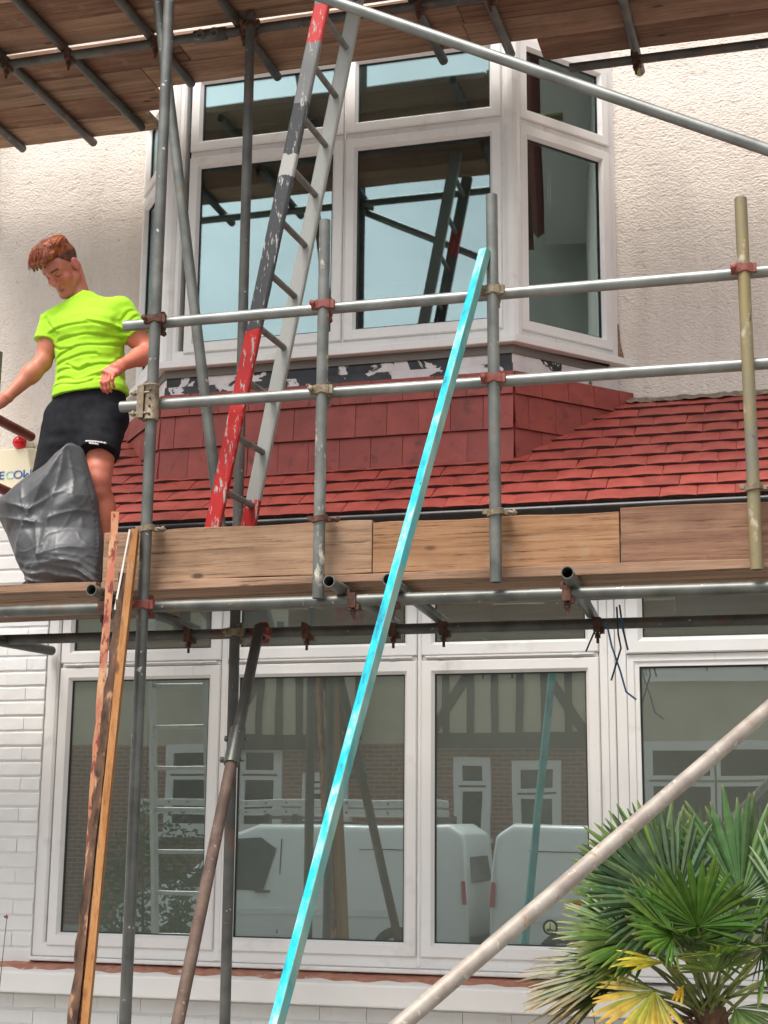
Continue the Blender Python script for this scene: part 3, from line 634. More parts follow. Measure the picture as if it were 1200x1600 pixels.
# sleeve joining the two halves of the front standard
mb = MB(); n = 20; vs = []; cx = -2.6462
mb.lathe((cx, 5.70, 3.372), [(.0245, 0), (.0335, .0), (.0335, .006), (.0315, .008), (.0315, .150), (.0335, .152), (.0335, .158), (.0245, .158)], n)
mb.box(cx-.046, cx-.028, 5.675, 5.725, 3.376, 3.526)
for z in (3.40, 3.49): mb.tube((cx-.085, 5.672, z), (cx+.005, 5.672, z), .0065, 8, None); mb.lathe((cx-.075, 5.672, z), [(0, 0), (.013, 0), (.013, .013), (0, .013)], 6, (1, 0, 0))
mb.box(cx-.052, cx-.022, 5.664, 5.670, 3.38, 3.52)
mb.build('coupler', 'coupler_pale', s1)
for k in range(4): MB().lathe((cx+.006, 5.6685, 3.395+k*.035), [(0, 0), (.006, 0), (.006, .002), (0, .002)], 8, (0, -1, 0)).build('bolt_hole', 'rubber_black', s1)
# hanging hook clips: transom to ledger
def clip(parent, x, y, z, mat='coupler_rust'):
    mb = MB(); mb.obox((x, y, z-.004), (.016, 0, 0), (0, .032, 0), (0, 0, .030)); mb.obox((x+.02, y-.004, z-.03), (.008, 0, 0), (0, .02, 0), (0, 0, .012))
    mb.tube((x, y-.006, z-.02), (x, y-.006, z-.085), .0065, 8, None); mb.lathe((x, y-.006, z-.062), [(0, 0), (.0135, 0), (.0135, .013), (0, .013)], 6); mb.lathe((x, y-.006, z-.046), [(0, 0), (.017, 0), (.017, .004), (0, .004)], 10)
    mb.obox((x-.018, y+.01, z+.02), (.006, 0, 0), (0, .03, 0), (0, 0, .022)); mb.build('coupler', mat, parent)
for k, (x, dx) in enumerate(((-2.815, .018), (-1.795, -.018), (-1.556, -.026), (-.858, -.044))):
    clip(lf, x-(.03 if k != 1 else -.045), 5.7485, 2.583, 'coupler_rust'); clip(li, (x+dx)+.03, 6.4785, 2.556, 'coupler_rust')
clip(li, -2.19, 6.4785, 2.556)
coupler(s1i, (-2.523, 6.43, 2.557), ZD, (-2.523, 6.4785, 2.557), XD, 'coupler_pale')
coupler(li, (-2.401, 6.4785, 2.557), XD, (-2.396, 6.43, 2.547), dv, 'coupler_red', wd=.05)
for x, y1 in ((-3.685, 0), (-3.185, 0), (-2.69, 0), (-1.76, 0), (-1.395, 0), (-4.055, 0)): clip(uli, x*.973+.035, 6.4785, 5.596, 'coupler_rust')
clip(ulr, -.715, 7.2, 5.560)
coupler(s1i, (-2.532, 6.43, 5.597), ZD, (-2.532, 6.4785, 5.597), XD, 'coupler_rust')
# end to end joint in the upper inner ledger (two dark sockets)
mb = MB(); mb.lathe((-2.85, 6.4785, 5.5985), [(.0245, 0), (.033, 0), (.033, .17), (.0245, .17)], 18, (1, 0, 0))
for k in (.045, .12): mb.lathe((-2.85+k, 6.448, 5.593), [(.024, 0), (.024, .014), (.013, .014), (.013, .004), (0, .004)], 14, (0, -1, -.25))
mb.build('coupler', 'galv_dark', uli)
coupler(s1, (-2.639, 5.70, 5.595), ZD, (-2.639, 5.7485, 5.595), XD)
# ================================================================ timber boards
def plank(name, label, cat, x0, x1, y0, y1, z0, z1, mat, group=None, wob=.003, bands=True):
    """board with slightly uneven long edges"""
    n = 14; vs = []; fs = []; ph = [random.uniform(0, 6) for _ in range(4)]
    for k in range(n+1):
        x = x0+(x1-x0)*k/n; e = [wob*math.sin(k*.9+p)+random.uniform(-.3, .3)*wob for p in ph]
        vs += [(x, y0+e[0]*.3, z0+e[1]), (x, y1+e[2]*.3, z0+e[1]), (x, y1+e[2]*.3, z1+e[3]), (x, y0+e[0]*.3, z1+e[3])]
    for k in range(n):
        for j in range(4): fs.append((k*4+j, k*4+(j+1) % 4, (k+1)*4+(j+1) % 4, (k+1)*4+j)[::-1])
    fs += [(0, 1, 2, 3), tuple(n*4+j for j in (3, 2, 1, 0))]
    o = raw(name, vs, fs, mat, None, None, False, .003, 2); return tag(o, label, cat, group)
plank('toe_board', 'pale toe board on edge behind the leftmost tall standard', 'board', -2.876, -1.684, 5.7745, 5.810, 2.695, 2.913, 'board', 'toe boards')
plank('toe_board', 'orange tinted toe board in the middle, crossed by the cyan batten', 'board', -1.680, -.686, 5.7745, 5.811, 2.693, 2.900, 'board_orange', 'toe boards')
plank('toe_board', 'grey brown cracked toe board on edge at the right end', 'board', -.681, 1.4, 5.7755, 5.812, 2.690, 2.913, 'board_dark', 'toe boards')
for x in (-2.868, -1.69, -1.674, -.694, -.674):
    pass
for k, (y0, y1) in enumerate(((5.735, 5.96), (5.965, 6.19), (6.195, 6.42), (6.425, 6.585))):
    plank('deck_board', 'working deck board, %s, reaching past the left edge' % ('front one, carrying the grey sack', 'second from the front under the worker', 'third from the front under the worker', 'rearmost narrow one')[k], 'board', -4.9, -2.883+.004*k, y0, y1, 2.656, 2.694, 'board_under', 'working deck boards')
for k, (y0, y1) in enumerate(((5.765, 5.99), (5.995, 6.22), (6.225, 6.45))):
    plank('deck_board', 'working deck board behind the toe boards, %s' % ('front row', 'middle row under the ladder', 'rear row')[k], 'board', -2.876, 1.3, y0, y1, 2.656, 2.6935, 'board_under', 'working deck boards')
ZB = 5.667
def ub(label, x0, x1, y0, y1, dark=False, z=ZB): plank('platform_board', label, 'board', x0*.973, x1*.973, y0*.973, y1*.973, z, z+.038, 'board_dark' if dark else 'board_under', 'upper platform boards', .002)
ub('upper platform board nearest the wall at the left', -4.95, -3.60, 7.500, 7.725)
ub('second upper platform board from the wall at the left', -4.95, -3.43, 7.262, 7.490, True)
ub('third upper platform board from the wall at the left', -4.95, -3.405, 7.01, 7.257)
ub('upper platform board just wall-side of the inner ledger at the left', -4.95, -3.10, 6.76, 7.004, True)
ub('upper platform board closest over the bay window head', -3.40, -1.585, 7.012, 7.24)
ub('upper platform board over the bay, ledger side', -3.095, -1.572, 6.762, 7.006)
ub('short upper platform board right of the bay mullion, wall side', -1.578, 1.4, 7.012, 7.25)
ub('dark upper platform board right of the bay, ledger side', -1.566, 1.4, 6.80, 7.006, True)
ub('reddish upper platform board nearest the wall at the right', -1.235, 1.4, 7.262, 7.492, True)
for k, (y0, y1) in enumerate(((6.45, 6.685), (6.215, 6.445), (5.98, 6.21))):
    ub('upper platform board %s from the inner ledger, on the street side' % ('first', 'second', 'third')[k], -4.95, 1.4, y0, y1, k % 2 == 1)
# ================================================================ ladders
def ladder_mat(name, stops, base):
    m, nt, b = new_mat(name); tc = nt.nodes.new('ShaderNodeTexCoord'); sp = nt.nodes.new('ShaderNodeSeparateXYZ'); nt.links.new(tc.outputs['Object'], sp.inputs[0])
    mr = nt.nodes.new('ShaderNodeMapRange'); mr.inputs[2].default_value = 3.2; nt.links.new(sp.outputs[2], mr.inputs[0])
    v = coords(nt, (1, 1, 1), False); wob = noise(nt, v, 20, 4); ad = nt.nodes.new('ShaderNodeMath'); ad.operation = 'MULTIPLY_ADD'; ad.inputs[1].default_value = .016; nt.links.new(wob, ad.inputs[0]); nt.links.new(mr.outputs[0], ad.inputs[2])
    r = nt.nodes.new('ShaderNodeValToRGB'); r.color_ramp.interpolation = 'CONSTANT'; e = r.color_ramp.elements
    while len(e) < len(stops): e.new(1)
    for k, (p, c) in enumerate(stops): e[k].position = p; e[k].color = (*c, 1)
    nt.links.new(ad.outputs[0], r.inputs[0])
    al = ramp(nt, noise(nt, v, 25, 6), [(.3, (.28, .285, .27)), (.7, (.42, .425, .40))])
    sc_ = ramp(nt, noise(nt, coords(nt, (1, 1, .25), False), 55, 8, .7), [(.57, 0.0), (.61, 1.0)])
    nt.links.new(mix(nt, sc_, r.outputs[0], al), b.inputs['Base Color']); b.inputs['Roughness'].default_value = .45; b.inputs['Metallic'].default_value = .15
    bump(nt, b, noise(nt, v, 60, 5), .15, .002); return m
RED, BLK, SIL = (.42, .012, .011), (.032, .033, .035), (.34, .345, .32)
f_ = lambda z: (1.7+(z-1.7)*.9623-2.694)/3.2
MT['lad_front'] = ladder_mat('ladder_paint_front', [(0, RED), (f_(3.90), BLK), (f_(4.62), SIL), (f_(4.73), BLK), (f_(4.97), (.16, .163, .16)), (f_(5.27), (.50, .03, .03)), (f_(5.36), (.50, .03, .028)), (f_(5.47), (.16, .163, .16))], None)
MT['lad_rear'] = ladder_mat('ladder_paint_rear', [(0, RED), (f_(3.20), SIL)], None)
MT['alu'] = surf('aluminium', (.50, .51, .50), (.64, .65, .64), .4, .5, 20, 6, .3, .7, (1, 1, 1), ((.2, .2, .19), 40, .62, .7))
MT['alu_dull'] = surf('dull_aluminium', (.14, .138, .13), (.23, .23, .215), .5, .4, 20, 6)
lad = thing('ladder', 'red, black and silver painted ladder standing on the deck, leaning right', 'ladder', (-2.46, 6.04, 2.694))
sl_ = .1885
def stile(y, x0, mat):
    mb = MB(); z0, z1 = 2.694, 5.64; d = Vector((sl_, 0, 1)).normalized(); side = Vector((d.z, 0, -d.x))
    p0 = Vector((x0, y, z0)); p1 = Vector((x0+sl_*(z1-z0), y, z1))
    W, T, l = .033, .0125, .004                      # box section with a channel along the outer face
    prof = [(-W, -T), (-W+.007, -T-.003), (W-.007, -T-.003), (W, -T), (W, T), (W-.007, T+.003), (-W+.007, T+.003), (-W, T)]
    vs = [p+side*a+Vector((0, b_, 0)) for p in (p0, p1) for a, b_ in prof]; n = len(prof)
    mb.add(vs, [(k, (k+1) % n, n+(k+1) % n, n+k)[::-1] for k in range(n)]+[tuple(range(n)), tuple(range(2*n-1, n-1, -1))]); 
    o = mb.build('stile', mat, lad, (x0, y, 2.694)); return o
LX0F, LX0R = -2.462, -2.449
stile(5.87, LX0F, 'lad_front')['label'] = 'front stile painted red and black'
stile(6.22, LX0R, 'lad_rear')['label'] = 'bare silver rear stile with a red foot'
for k in range(13):
    z = 2.855+k*.242
    if z > 5.6: break
    MB().tube((LX0F+sl_*(z-2.694), 5.87, z), (LX0R+sl_*(z-2.694), 6.22, z), .0145, 14, None).build('rung', 'alu_dull', lad)
al = thing('ladder', 'plain aluminium access ladder at the open left end of the deck', 'ladder', (-3.75, 5.2, 0))
for x in (-3.93, -3.57):
    MB().bar((x, 5.02, .02), (x, 5.50, 3.95), .025, .065, (1, 0, 0)).build('stile', 'alu', al)
for k in range(15):
    z = .28+k*.25; y = 5.02+.48*(z-.02)/3.93
    MB().tube((-3.93, y, z), (-3.57, y, z), .014, 12, None).build('rung', 'alu', al)
# ================================================================ battens and planks leaning on the lift
def cyan_mat():
    m, nt, b = new_mat('cyan_painted_timber'); v = coords(nt, (1, 1, .35), False)
    c = ramp(nt, noise(nt, v, 9, 9, .72), [(.38, (.0, .17, .25)), (.44, (.0, .36, .47)), (.50, (.0, .50, .58)), (.56, (.10, .56, .58)), (.62, (.36, .58, .54))])
    k = ramp(nt, noise(nt, coords(nt, (1, 1, .6), False), 30, 4), [(.69, 0.0), (.72, 1.0)])
    nt.links.new(mix(nt, k, c, (.01, .10, .12)), b.inputs['Base Color']); b.inputs['Roughness'].default_value = .55; bump(nt, b, noise(nt, v, 40, 6), .3, .003); return m
MT['cyan'] = cyan_mat()
MT['cyan_edge'] = surf('cyan_edge_timber', (.06, .26, .25), (.24, .36, .31), .6, 0, 12, 7, .35, .65, (1, 1, .3), ((.03, .4, .45), 8, .55, .65), bmp=(40, .3, .003))
p1, p0 = Vector((-1.192, 5.676, 3.985)), Vector((-1.70, 4.8, 1.072)); d = p0-p1; foot = p1+d*(p1.z/(p1.z-p0.z)); foot.z = .02
bt = thing('timber_batten', 'bright cyan painted batten leaning against the guard rails', 'batten', foot)
ax = (p1-foot).normalized(); sd_ = Vector((1, .0, 0)); sd_ = (sd_-ax*sd_.dot(ax)).normalized(); ot = ax.cross(sd_)
ang = R(-24); e1 = sd_*math.cos(ang)+ot*math.sin(ang); e2 = ax.cross(e1)
n = 16; vs = []; fs = []; mi = []
for k in range(n+1):
    c = foot+(p1-foot)*(k/n)+e1*.004*math.sin(k*.5)
    vs += [c+e1*a*.0195+e2*b_*.018 for a, b_ in ((-1, -1), (1, -1), (1, 1), (-1, 1))]
for k in range(n):
    for j in range(4): fs.append((k*4+j, k*4+(j+1) % 4, (k+1)*4+(j+1) % 4, (k+1)*4+j))
fs += [(3, 2, 1, 0), tuple(n*4+j for j in range(4))]
o = raw('painted_timber', vs, fs, ['cyan', 'cyan_edge'], bt, foot, False, .002, 1)
for p in o.data.polygons:
    nn = p.normal
    if nn.dot(Vector((1, -.05, .1))) > .55: p.material_index = 1
def lean(name, label, cat, top, bot, wd, th, mat, side, wob=.0, n=26, ragged=0, zf=.02, group=None):
    top, bot = Vector(top), Vector(bot); d = bot-top; ft = top+d*((top.z-zf)/(top.z-bot.z)) if zf is not None else bot
    ax = (top-ft).normalized(); s_ = Vector(side); s_ = (s_-ax*s_.dot(ax)).normalized(); o_ = ax.cross(s_); vs = []; fs = []
    for k in range(n+1):
        c = ft+(top-ft)*(k/n)+s_*wob*math.sin(k/n*7); r1, r2 = random.uniform(-ragged, ragged), random.uniform(-ragged, ragged)
        vs += [c+s_*(a*wd/2+(r1 if a < 0 else r2*.3))+o_*b_*th/2 for a, b_ in ((-1, -1), (1, -1), (1, 1), (-1, 1))]
    for k in range(n):
        for j in range(4): fs.append((k*4+j, k*4+(j+1) % 4, (k+1)*4+(j+1) % 4, (k+1)*4+j))
    fs += [(3, 2, 1, 0), tuple(n*4+j for j in range(4))]
    o = raw(name, vs, fs, mat, None, ft, False); return tag(o, label, cat, group)
lean('timber_batten', 'thin batten with flaking red paint leaning on the deck beside the worker', 'batten', (-2.772, 5.655, 2.97), (-2.700, 5.40, .958), .030, .03, 'flaky', (1, .55, 0), .004, 40, .003)
lean('timber_plank', 'clean orange pine plank leaning beside the leftmost tall standard', 'plank', (-2.676, 5.655, 2.885), (-2.655, 5.36, .96), .028, .075, 'orange_wood', (1, .35, 0), .003, 26, .001)
lean('timber_plank', 'dark rotten strip of timber pressed against the orange pine plank', 'plank', (-2.700, 5.615, 2.70), (-2.695, 5.34, .96), .034, .04, 'bark', (1, .35, 0), .004, 50, .006)
lean('timber_strip', 'short thin white painted strip leaning at the orange plank tip', 'strip', (-2.676, 5.605, 2.884), (-2.712, 5.575, 2.548), .007, .010, 'white_strip', (1, .3, 0), 0, 6, .0005, None)
# cable ties at the inner ledger
MT['tie_blue'] = surf('blue_plastic', (.02, .10, .24), (.03, .15, .32), .4); MT['tie_black'] = surf('black_plastic', (.015, .016, .02), (.03, .03, .035), .4)
ct = thing('cable_ties', 'black and blue plastic ties dangling from the inner ledger clamp', 'cable tie', (-.82, 6.62, 2.58))
for mat, pts in (('tie_black', [(-0.778, 6.392, 2.615), (-0.774, 6.392, 2.498), (-0.764, 6.392, 2.439), (-0.808, 6.392, 2.303)]), ('tie_blue', [(-0.822, 6.392, 2.547), (-0.803, 6.392, 2.449), (-0.769, 6.392, 2.342), (-0.747, 6.392, 2.255), (-0.705, 6.392, 2.221)]), ('tie_black', [(-0.767, 6.402, 2.624), (-0.754, 6.392, 2.517), (-0.735, 6.392, 2.430)]), ('tie_blue', [(-0.761, 6.392, 2.576), (-0.749, 6.392, 2.498), (-0.737, 6.392, 2.439)]), ('tie_black', [(-0.876, 6.411, 2.517), (-0.915, 6.411, 2.430)])):
    mb = MB(); mb.path(pts, .0042, 6); mb.build('tie', mat, ct)
lt = MB().path([(-2.53, 6.45, 2.537), (-2.515, 6.44, 2.478), (-2.50, 6.44, 2.43)], .003, 6).build('cable_tie', 'tie_blue'); tag(lt, 'single blue plastic tie hanging beside the orange plank', 'cable tie')
# ================================================================ alarm box
MT['cream'] = surf('cream_plastic', (.74, .66, .47), (.78, .70, .52), .4); MT['blue_print'] = surf('blue_print', (.01, .10, .38), (.01, .12, .42), .5); MT['teal_print'] = surf('teal_print', (.30, .62, .55), (.34, .66, .58), .5)
def red_lens():
    m, nt, b = new_mat('red_lens'); b.inputs['Base Color'].default_value = (.55, .004, .01, 1); b.inputs['Roughness'].default_value = .12; sock(b, 'Subsurface Weight').default_value = .2; return m
MT['lens'] = red_lens()
ab = thing('alarm_box', 'cream burglar alarm box with red beacon on the left wall', 'alarm', (-4.42, 7.75, 3.55))
fr = [(-4.585, 3.545), (-4.255, 3.545), (-4.335, 3.835), (-4.505, 3.835)]; bk = [(-4.615, 3.53), (-4.215, 3.53), (-4.27, 3.842), (-4.57, 3.842)]
mb = MB(); mb.add([(x, 7.655, z) for x, z in fr]+[(x, 7.749, z) for x, z in bk], [(0, 1, 2, 3), (0, 4, 5, 1), (1, 5, 6, 2), (2, 6, 7, 3), (3, 7, 4, 0)]); mb.build('case', 'cream', ab, bevel=.008, bseg=2)
mb = MB(); mb.lathe((-4.36, 7.73, 3.868), [(.034, 0), (.034, .06), (.0, .06)], 20, (-.25, -1, 0)); mb.build('beacon_base', 'cream', ab)
mb = MB(); mb.lathe((-4.378, 7.672, 3.870), [(.040, 0), (.041, .012), (.038, .03), (.028, .046), (.014, .054), (0, .056)], 24, (-.25, -1, -.1)); mb.build('beacon', 'lens', ab)
for ch, x, m_ in (('S', -4.523, 'blue_print'), ('E', -4.473, 'blue_print'), ('C', -4.422, 'teal_print'), ('O', -4.366, 'blue_print'), ('M', -4.306, 'blue_print')):
    rot = R(180) if ch == 'M' else 0
    Mx = Matrix.Rotation(R(90), 4, 'X') @ Matrix.Scale(1.18, 4, (1, 0, 0)) @ Matrix.Rotation(rot, 4, 'Z')
    text_mesh('letter', ch, .068, m_, ab, (x-.012, 7.652, 3.652+(.049 if ch == 'M' else 0)), Mx, .0012)
# sticker on the glass
MT['st_green'] = surf('pale_green_print', (.33, .40, .22), (.36, .43, .25), .5); MT['st_dark'] = surf('dark_green_print', (.03, .05, .03), (.04, .06, .04), .5)
stk = thing('window_sticker', 'small round green sticker at the bottom of the third ground floor pane', 'sticker', (-1.181, 6.984, 1.254))
mb = MB(); mb.lathe((-1.181, 6.9845, 1.254), [(.032, .0), (.032, .001), (0, .001)], 28, (0, -1, 0)); mb.build('disc', 'st_green', stk)
mb = MB(); mb.lathe((-1.181, 6.9835, 1.254), [(.034, 0), (.034, .0012), (.026, .0012), (.026, 0)], 32, (0, -1, 0)); mb.build('rim', 'st_dark', stk)
mb = MB(); mb.box(-1.196, -1.164, 6.9818, 6.9832, 1.240, 1.244); mb.prism([(-1.184, 1.244), (-1.179, 1.244), (-1.180, 1.272), (-1.183, 1.272)], 6.9818, 6.9832); mb.prism([(-1.2, 1.238), (-1.19, 1.25), (-1.186, 1.238)], 6.9819, 6.9831); mb.build('emblem', 'st_dark', stk)
# ================================================================ signed-distance sculpting
def vnoise(P, scale, seed=0):
    rs = np.random.RandomState(seed); T = rs.rand(32, 32, 32).astype(np.float32)
    Q = P*scale; I = np.floor(Q).astype(int); F = Q-I; F = F*F*(3-2*F); out = 0
    for dx in (0, 1):
        for dy in (0, 1):
            for dz in (0, 1):
                wgt = (F[..., 0] if dx else 1-F[..., 0])*(F[..., 1] if dy else 1-F[..., 1])*(F[..., 2] if dz else 1-F[..., 2])
                out = out+wgt*T[(I[..., 0]+dx) % 32, (I[..., 1]+dy) % 32, (I[..., 2]+dz) % 32]
    return out-.5
class Sculpt:
    def __init__(s, lo, hi, h):
        s.h = h; s.lo = np.array(lo, float); s.n = np.ceil((np.array(hi)-s.lo)/h).astype(int)+1
        s.F = np.full(s.n, .5, np.float32)
    def win(s, lo, hi, pad):
        a = np.clip(np.floor((np.array(lo)-pad-s.lo)/s.h).astype(int), 0, s.n); b = np.clip(np.ceil((np.array(hi)+pad-s.lo)/s.h).astype(int)+1, 0, s.n)
        sl = tuple(slice(i, j) for i, j in zip(a, b))
        g = np.meshgrid(*[s.lo[i]+s.h*np.arange(a[i], b[i]) for i in range(3)], indexing='ij'); return sl, np.stack(g, -1)
    def all(s): return s.win(s.lo, s.lo+s.h*(s.n-1), 0)
    def _mix(s, sl, d, k, sub):
        a = s.F[sl]
        if sub:
            d = -d; h_ = np.clip(.5-.5*(d-a)/k, 0, 1); s.F[sl] = d*(1-h_)+a*h_+k*h_*(1-h_)
        else:
            h_ = np.clip(.5+.5*(d-a)/k, 0, 1); s.F[sl] = d*(1-h_)+a*h_-k*h_*(1-h_)
    def cone(s, p0, p1, r0, r1, k=.02, sub=False, flat=None):
        p0, p1 = np.array(p0, float), np.array(p1, float); r = max(r0, r1)
        sl, P = s.win(np.minimum(p0, p1)-r, np.maximum(p0, p1)+r, k+.03); ba = p1-p0
        t = np.clip(((P-p0)@ba)/max(ba@ba, 1e-12), 0, 1); D = P-p0-t[..., None]*ba
        if flat is not None:                          # squash along a direction: (dir, factor)
            fd = np.array(flat[0], float); fd /= np.linalg.norm(fd); D = D+(D@fd)[..., None]*fd*(flat[1]-1)
        s._mix(sl, np.linalg.norm(D, axis=-1)-(r0+(r1-r0)*t), k, sub); return s
    def ell(s, c, r, k=.02, sub=False, axes=None):
        c, r = np.array(c, float), np.array(r, float); m = r.max(); sl, P = s.win(c-m, c+m, k+.03); D = P-c
        if axes is not None: D = D@np.array(axes, float).T
        k0 = np.linalg.norm(D/r, axis=-1); k1 = np.linalg.norm(D/(r*r), axis=-1)
        s._mix(sl, k0*(k0-1)/np.maximum(k1, 1e-6), k, sub); return s
    def loft(s, secs, k=.02):
        """stack of ellipses: (z, cx, cy, a, b[, power])"""
        A = np.array(secs, float); sl, P = s.win((A[:, 1]-A[:, 3]).min() and [(A[:, 1]-A[:, 3]).min(), (A[:, 2]-A[:, 4]).min(), A[:, 0].min()], [(A[:, 1]+A[:, 3]).max(), (A[:, 2]+A[:, 4]).max(), A[:, 0].max()], k+.03)
        z = P[..., 2]; cx, cy, a, b = [np.interp(z, A[:, 0], A[:, i]) for i in (1, 2, 3, 4)]
        q = (np.abs((P[..., 0]-cx)/a)**2.4+np.abs((P[..., 1]-cy)/b)**2.4)**(1/2.4)
        d = (q-1)*np.minimum(a, b); d = np.maximum(d, np.maximum(A[:, 0].min()-z, z-A[:, 0].max())); s._mix(sl, d, k, False); return s
    def mesh(s):
        F = s.F; h = s.h; n = np.array(F.shape); Sg = F < 0
        c = [Sg[i:n[0]-1+i, j:n[1]-1+j, k:n[2]-1+k] for i in (0, 1) for j in (0, 1) for k in (0, 1)]
        su = sum(x.astype(np.int8) for x in c); act = (su > 0) & (su < 8); idx = np.argwhere(act); m = len(idx)
        vid = np.full(act.shape, -1, np.int64); vid[tuple(idx.T)] = np.arange(m); acc = np.zeros((m, 3)); cnt = np.zeros(m)
        co_ = [(i, j, k) for i in (0, 1) for j in (0, 1) for k in (0, 1)]
        for a in range(8):
            for b in range(a+1, 8):
                d = np.array(co_[b])-co_[a]
                if abs(d).sum() != 1: continue
                fa = F[tuple((idx+co_[a]).T)]; fb = F[tuple((idx+co_[b]).T)]; ch = (fa < 0) != (fb < 0); t = np.where(ch, fa/np.where(ch, fa-fb, 1), 0)
                acc += ch[:, None]*(np.array(co_[a])+t[:, None]*d); cnt += ch
        V = s.lo+h*(idx+acc/np.maximum(cnt, 1)[:, None]); faces = []
        for ax in range(3):
            o = [i for i in range(3) if i != ax]; sl0 = [slice(1, -1)]*3; sl1 = [slice(1, -1)]*3; sl0[ax] = slice(0, -1); sl1[ax] = slice(1, None)
            A, B = Sg[tuple(sl0)], Sg[tuple(sl1)]; e = np.argwhere(A != B)
            if len(e) == 0: continue
            fl = A[tuple(e.T)]; off = np.ones(3, int); off[ax] = 0; e = e+off; q = []
            for du, dv_ in ((0, 0), (1, 0), (1, 1), (0, 1)):
                g = e.copy(); g[:, o[0]] -= du; g[:, o[1]] -= dv_; q.append(vid[tuple(g.T)])
            q = np.stack(q, 1); flip = fl if ax != 1 else ~fl
            q = np.where(flip[:, None], q, q[:, ::-1]); faces.append(q)
        return V, np.concatenate(faces)
def npmesh(name, V, Fq, mat, parent=None, at=None, col=None, smooth=True):
    V = np.asarray(V, float); at = np.array(at if at is not None else (V[:, 0].mean(), V[:, 1].mean(), V[:, 2].min())); L = (V-at).astype(np.float32)
    me = bpy.data.meshes.new(name); me.vertices.add(len(L)); me.vertices.foreach_set('co', L.ravel()); k = Fq.shape[1]
    me.loops.add(Fq.size); me.loops.foreach_set('vertex_index', Fq.ravel().astype(np.int32)); me.polygons.add(len(Fq))
    me.polygons.foreach_set('loop_start', np.arange(0, Fq.size, k, dtype=np.int32)); me.polygons.foreach_set('use_smooth', np.full(len(Fq), smooth)); me.update(calc_edges=True); me.validate()
    if col is not None:
        a = me.color_attributes.new('tone', 'FLOAT_COLOR', 'POINT'); a.data.foreach_set('color', np.concatenate([col, np.ones((len(col), 1))], 1).astype(np.float32).ravel())
    me.materials.append(MT[mat] if isinstance(mat, str) else mat); o = bpy.data.objects.new(name, me); return link(o, parent, at)
def vcol_mat(name, rough, sss=0, nsc=60, namt=.12, bs=.1, bd=.002, sheen=0):
    m, nt, b = new_mat(name); a = nt.nodes.new('ShaderNodeVertexColor'); a.layer_name = 'tone'; v = coords(nt, (1, 1, 1), False)
    n = ramp(nt, noise(nt, v, nsc, 5), [(.3, 1-namt), (.7, 1+namt)])
    nt.links.new(mix(nt, 1, a.outputs[0], n, 'MULTIPLY'), b.inputs['Base Color']); b.inputs['Roughness'].default_value = rough
    if sss: sock(b, 'Subsurface Weight').default_value = sss; sock(b, 'Subsurface Radius').default_value = (1, .35, .2); sock(b, 'Subsurface Scale').default_value = .006
    if sheen: sock(b, 'Sheen Weight').default_value = sheen
    bump(nt, b, noise(nt, v, nsc*3, 4), bs, bd); return m
MT['skin'] = vcol_mat('skin', .5, .12, 45, .07, .08, .001)
MT['hair'] = vcol_mat('ginger_hair', .45, 0, 90, .25, .3, .002)
MT['tee'] = vcol_mat('neon_jersey', .8, 0, 200, .04, .12, .001, .1)
MT['shorts'] = surf('black_jersey', (.008, .009, .012), (.014, .015, .019), .85, 0, 30, bmp=(300, .2, .001), spec=.2)
MT['boot'] = surf('black_boot', (.02, .018, .016), (.035, .03, .026), .6, 0, 30, bmp=(80, .3, .002))
MT['print_white'] = surf('white_print', (.7, .7, .7), (.75, .75, .75), .6)
person = thing('person', 'worker in a neon lime T-shirt and black shorts standing on the deck, looking down', 'person', (-3.2, 6.17, 2.694))
# ---- head frame (columns: his left, forward, up)
HC = np.array([-3.342, 6.14, 4.288])
HR = np.array([[0.9542, -0.1664, -0.2485], [-0.2972, -0.6209, -0.7254], [0.0336, -0.766, 0.6419]])
toW = lambda p: HC+np.asarray(p)@HR.T
toL = lambda p: (np.asarray(p)-HC)@HR
hd = Sculpt((-.125, -.17, -.27), (.125, .15, .16), .0027)
hd.ell((0, -.012, .042), (.074, .094, .082), .02)
hd.ell((0, .034, -.032), (.060, .060, .082), .03)
hd.ell((0, .06, .045), (.055, .035, .045), .03)                         # forehead
for sx in (-1, 1):
    hd.cone((sx*.054, .004, -.056), (sx*.020, .074, -.102), .023, .020, .022)      # jaw
    hd.ell((sx*.040, .062, -.028), (.024, .024, .022), .02)                       # cheek
    hd.cone((0, .091, .026), (sx*.046, .070, .024), .0105, .011, .014)            # brow
    hd.ell((sx*.031, .100, .004), (.0185, .020, .0125), .010, True)                # socket
    hd.ell((sx*.031, .0755, .005), (.0165, .0145, .0135), .004)                    # eyeball and lid
    hd.ell((sx*.0125, .099, -.0345), (.0085, .011, .0075), .006)                   # nostril wing
    hd.ell((sx*.0765, -.012, -.004), (.0085, .020, .033), .006, axes=((math.cos(.35*sx), math.sin(.35*sx), 0), (-math.sin(.35*sx), math.cos(.35*sx), 0), (0, 0, 1)))   # ear
    hd.ell((sx*.0865, -.006, .002), (.006, .011, .019), .004, True)
hd.cone((0, .090, .016), (0, .109, -.026), .0085, .0115, .010); hd.ell((0, .110, -.030), (.0115, .0115, .0100), .006)    # nose
hd.ell((0, .078, -.105), (.021, .020, .017), .02)                       # chin
hd.cone((-.021, .083, -.067), (0, .0945, -.0645), .0055, .0075, .006); hd.cone((.021, .083, -.067), (0, .0945, -.0645), .0055, .0075, .006)
hd.cone((-.016, .084, -.077), (.016, .084, -.077), .006, .006, .006); hd.ell((0, .092, -.0775), (.012, .007, .0065), .006)
hd.cone((-.020, .093, -.0712), (.020, .093, -.0712), .0016, .0016, .003, True)
nb = toL((-3.262, 6.225, 4.09)); nt_ = np.array((0, -.060, -.035))
hd.cone(nt_, nb, .044, .052, .010)
V, Fq = hd.mesh()
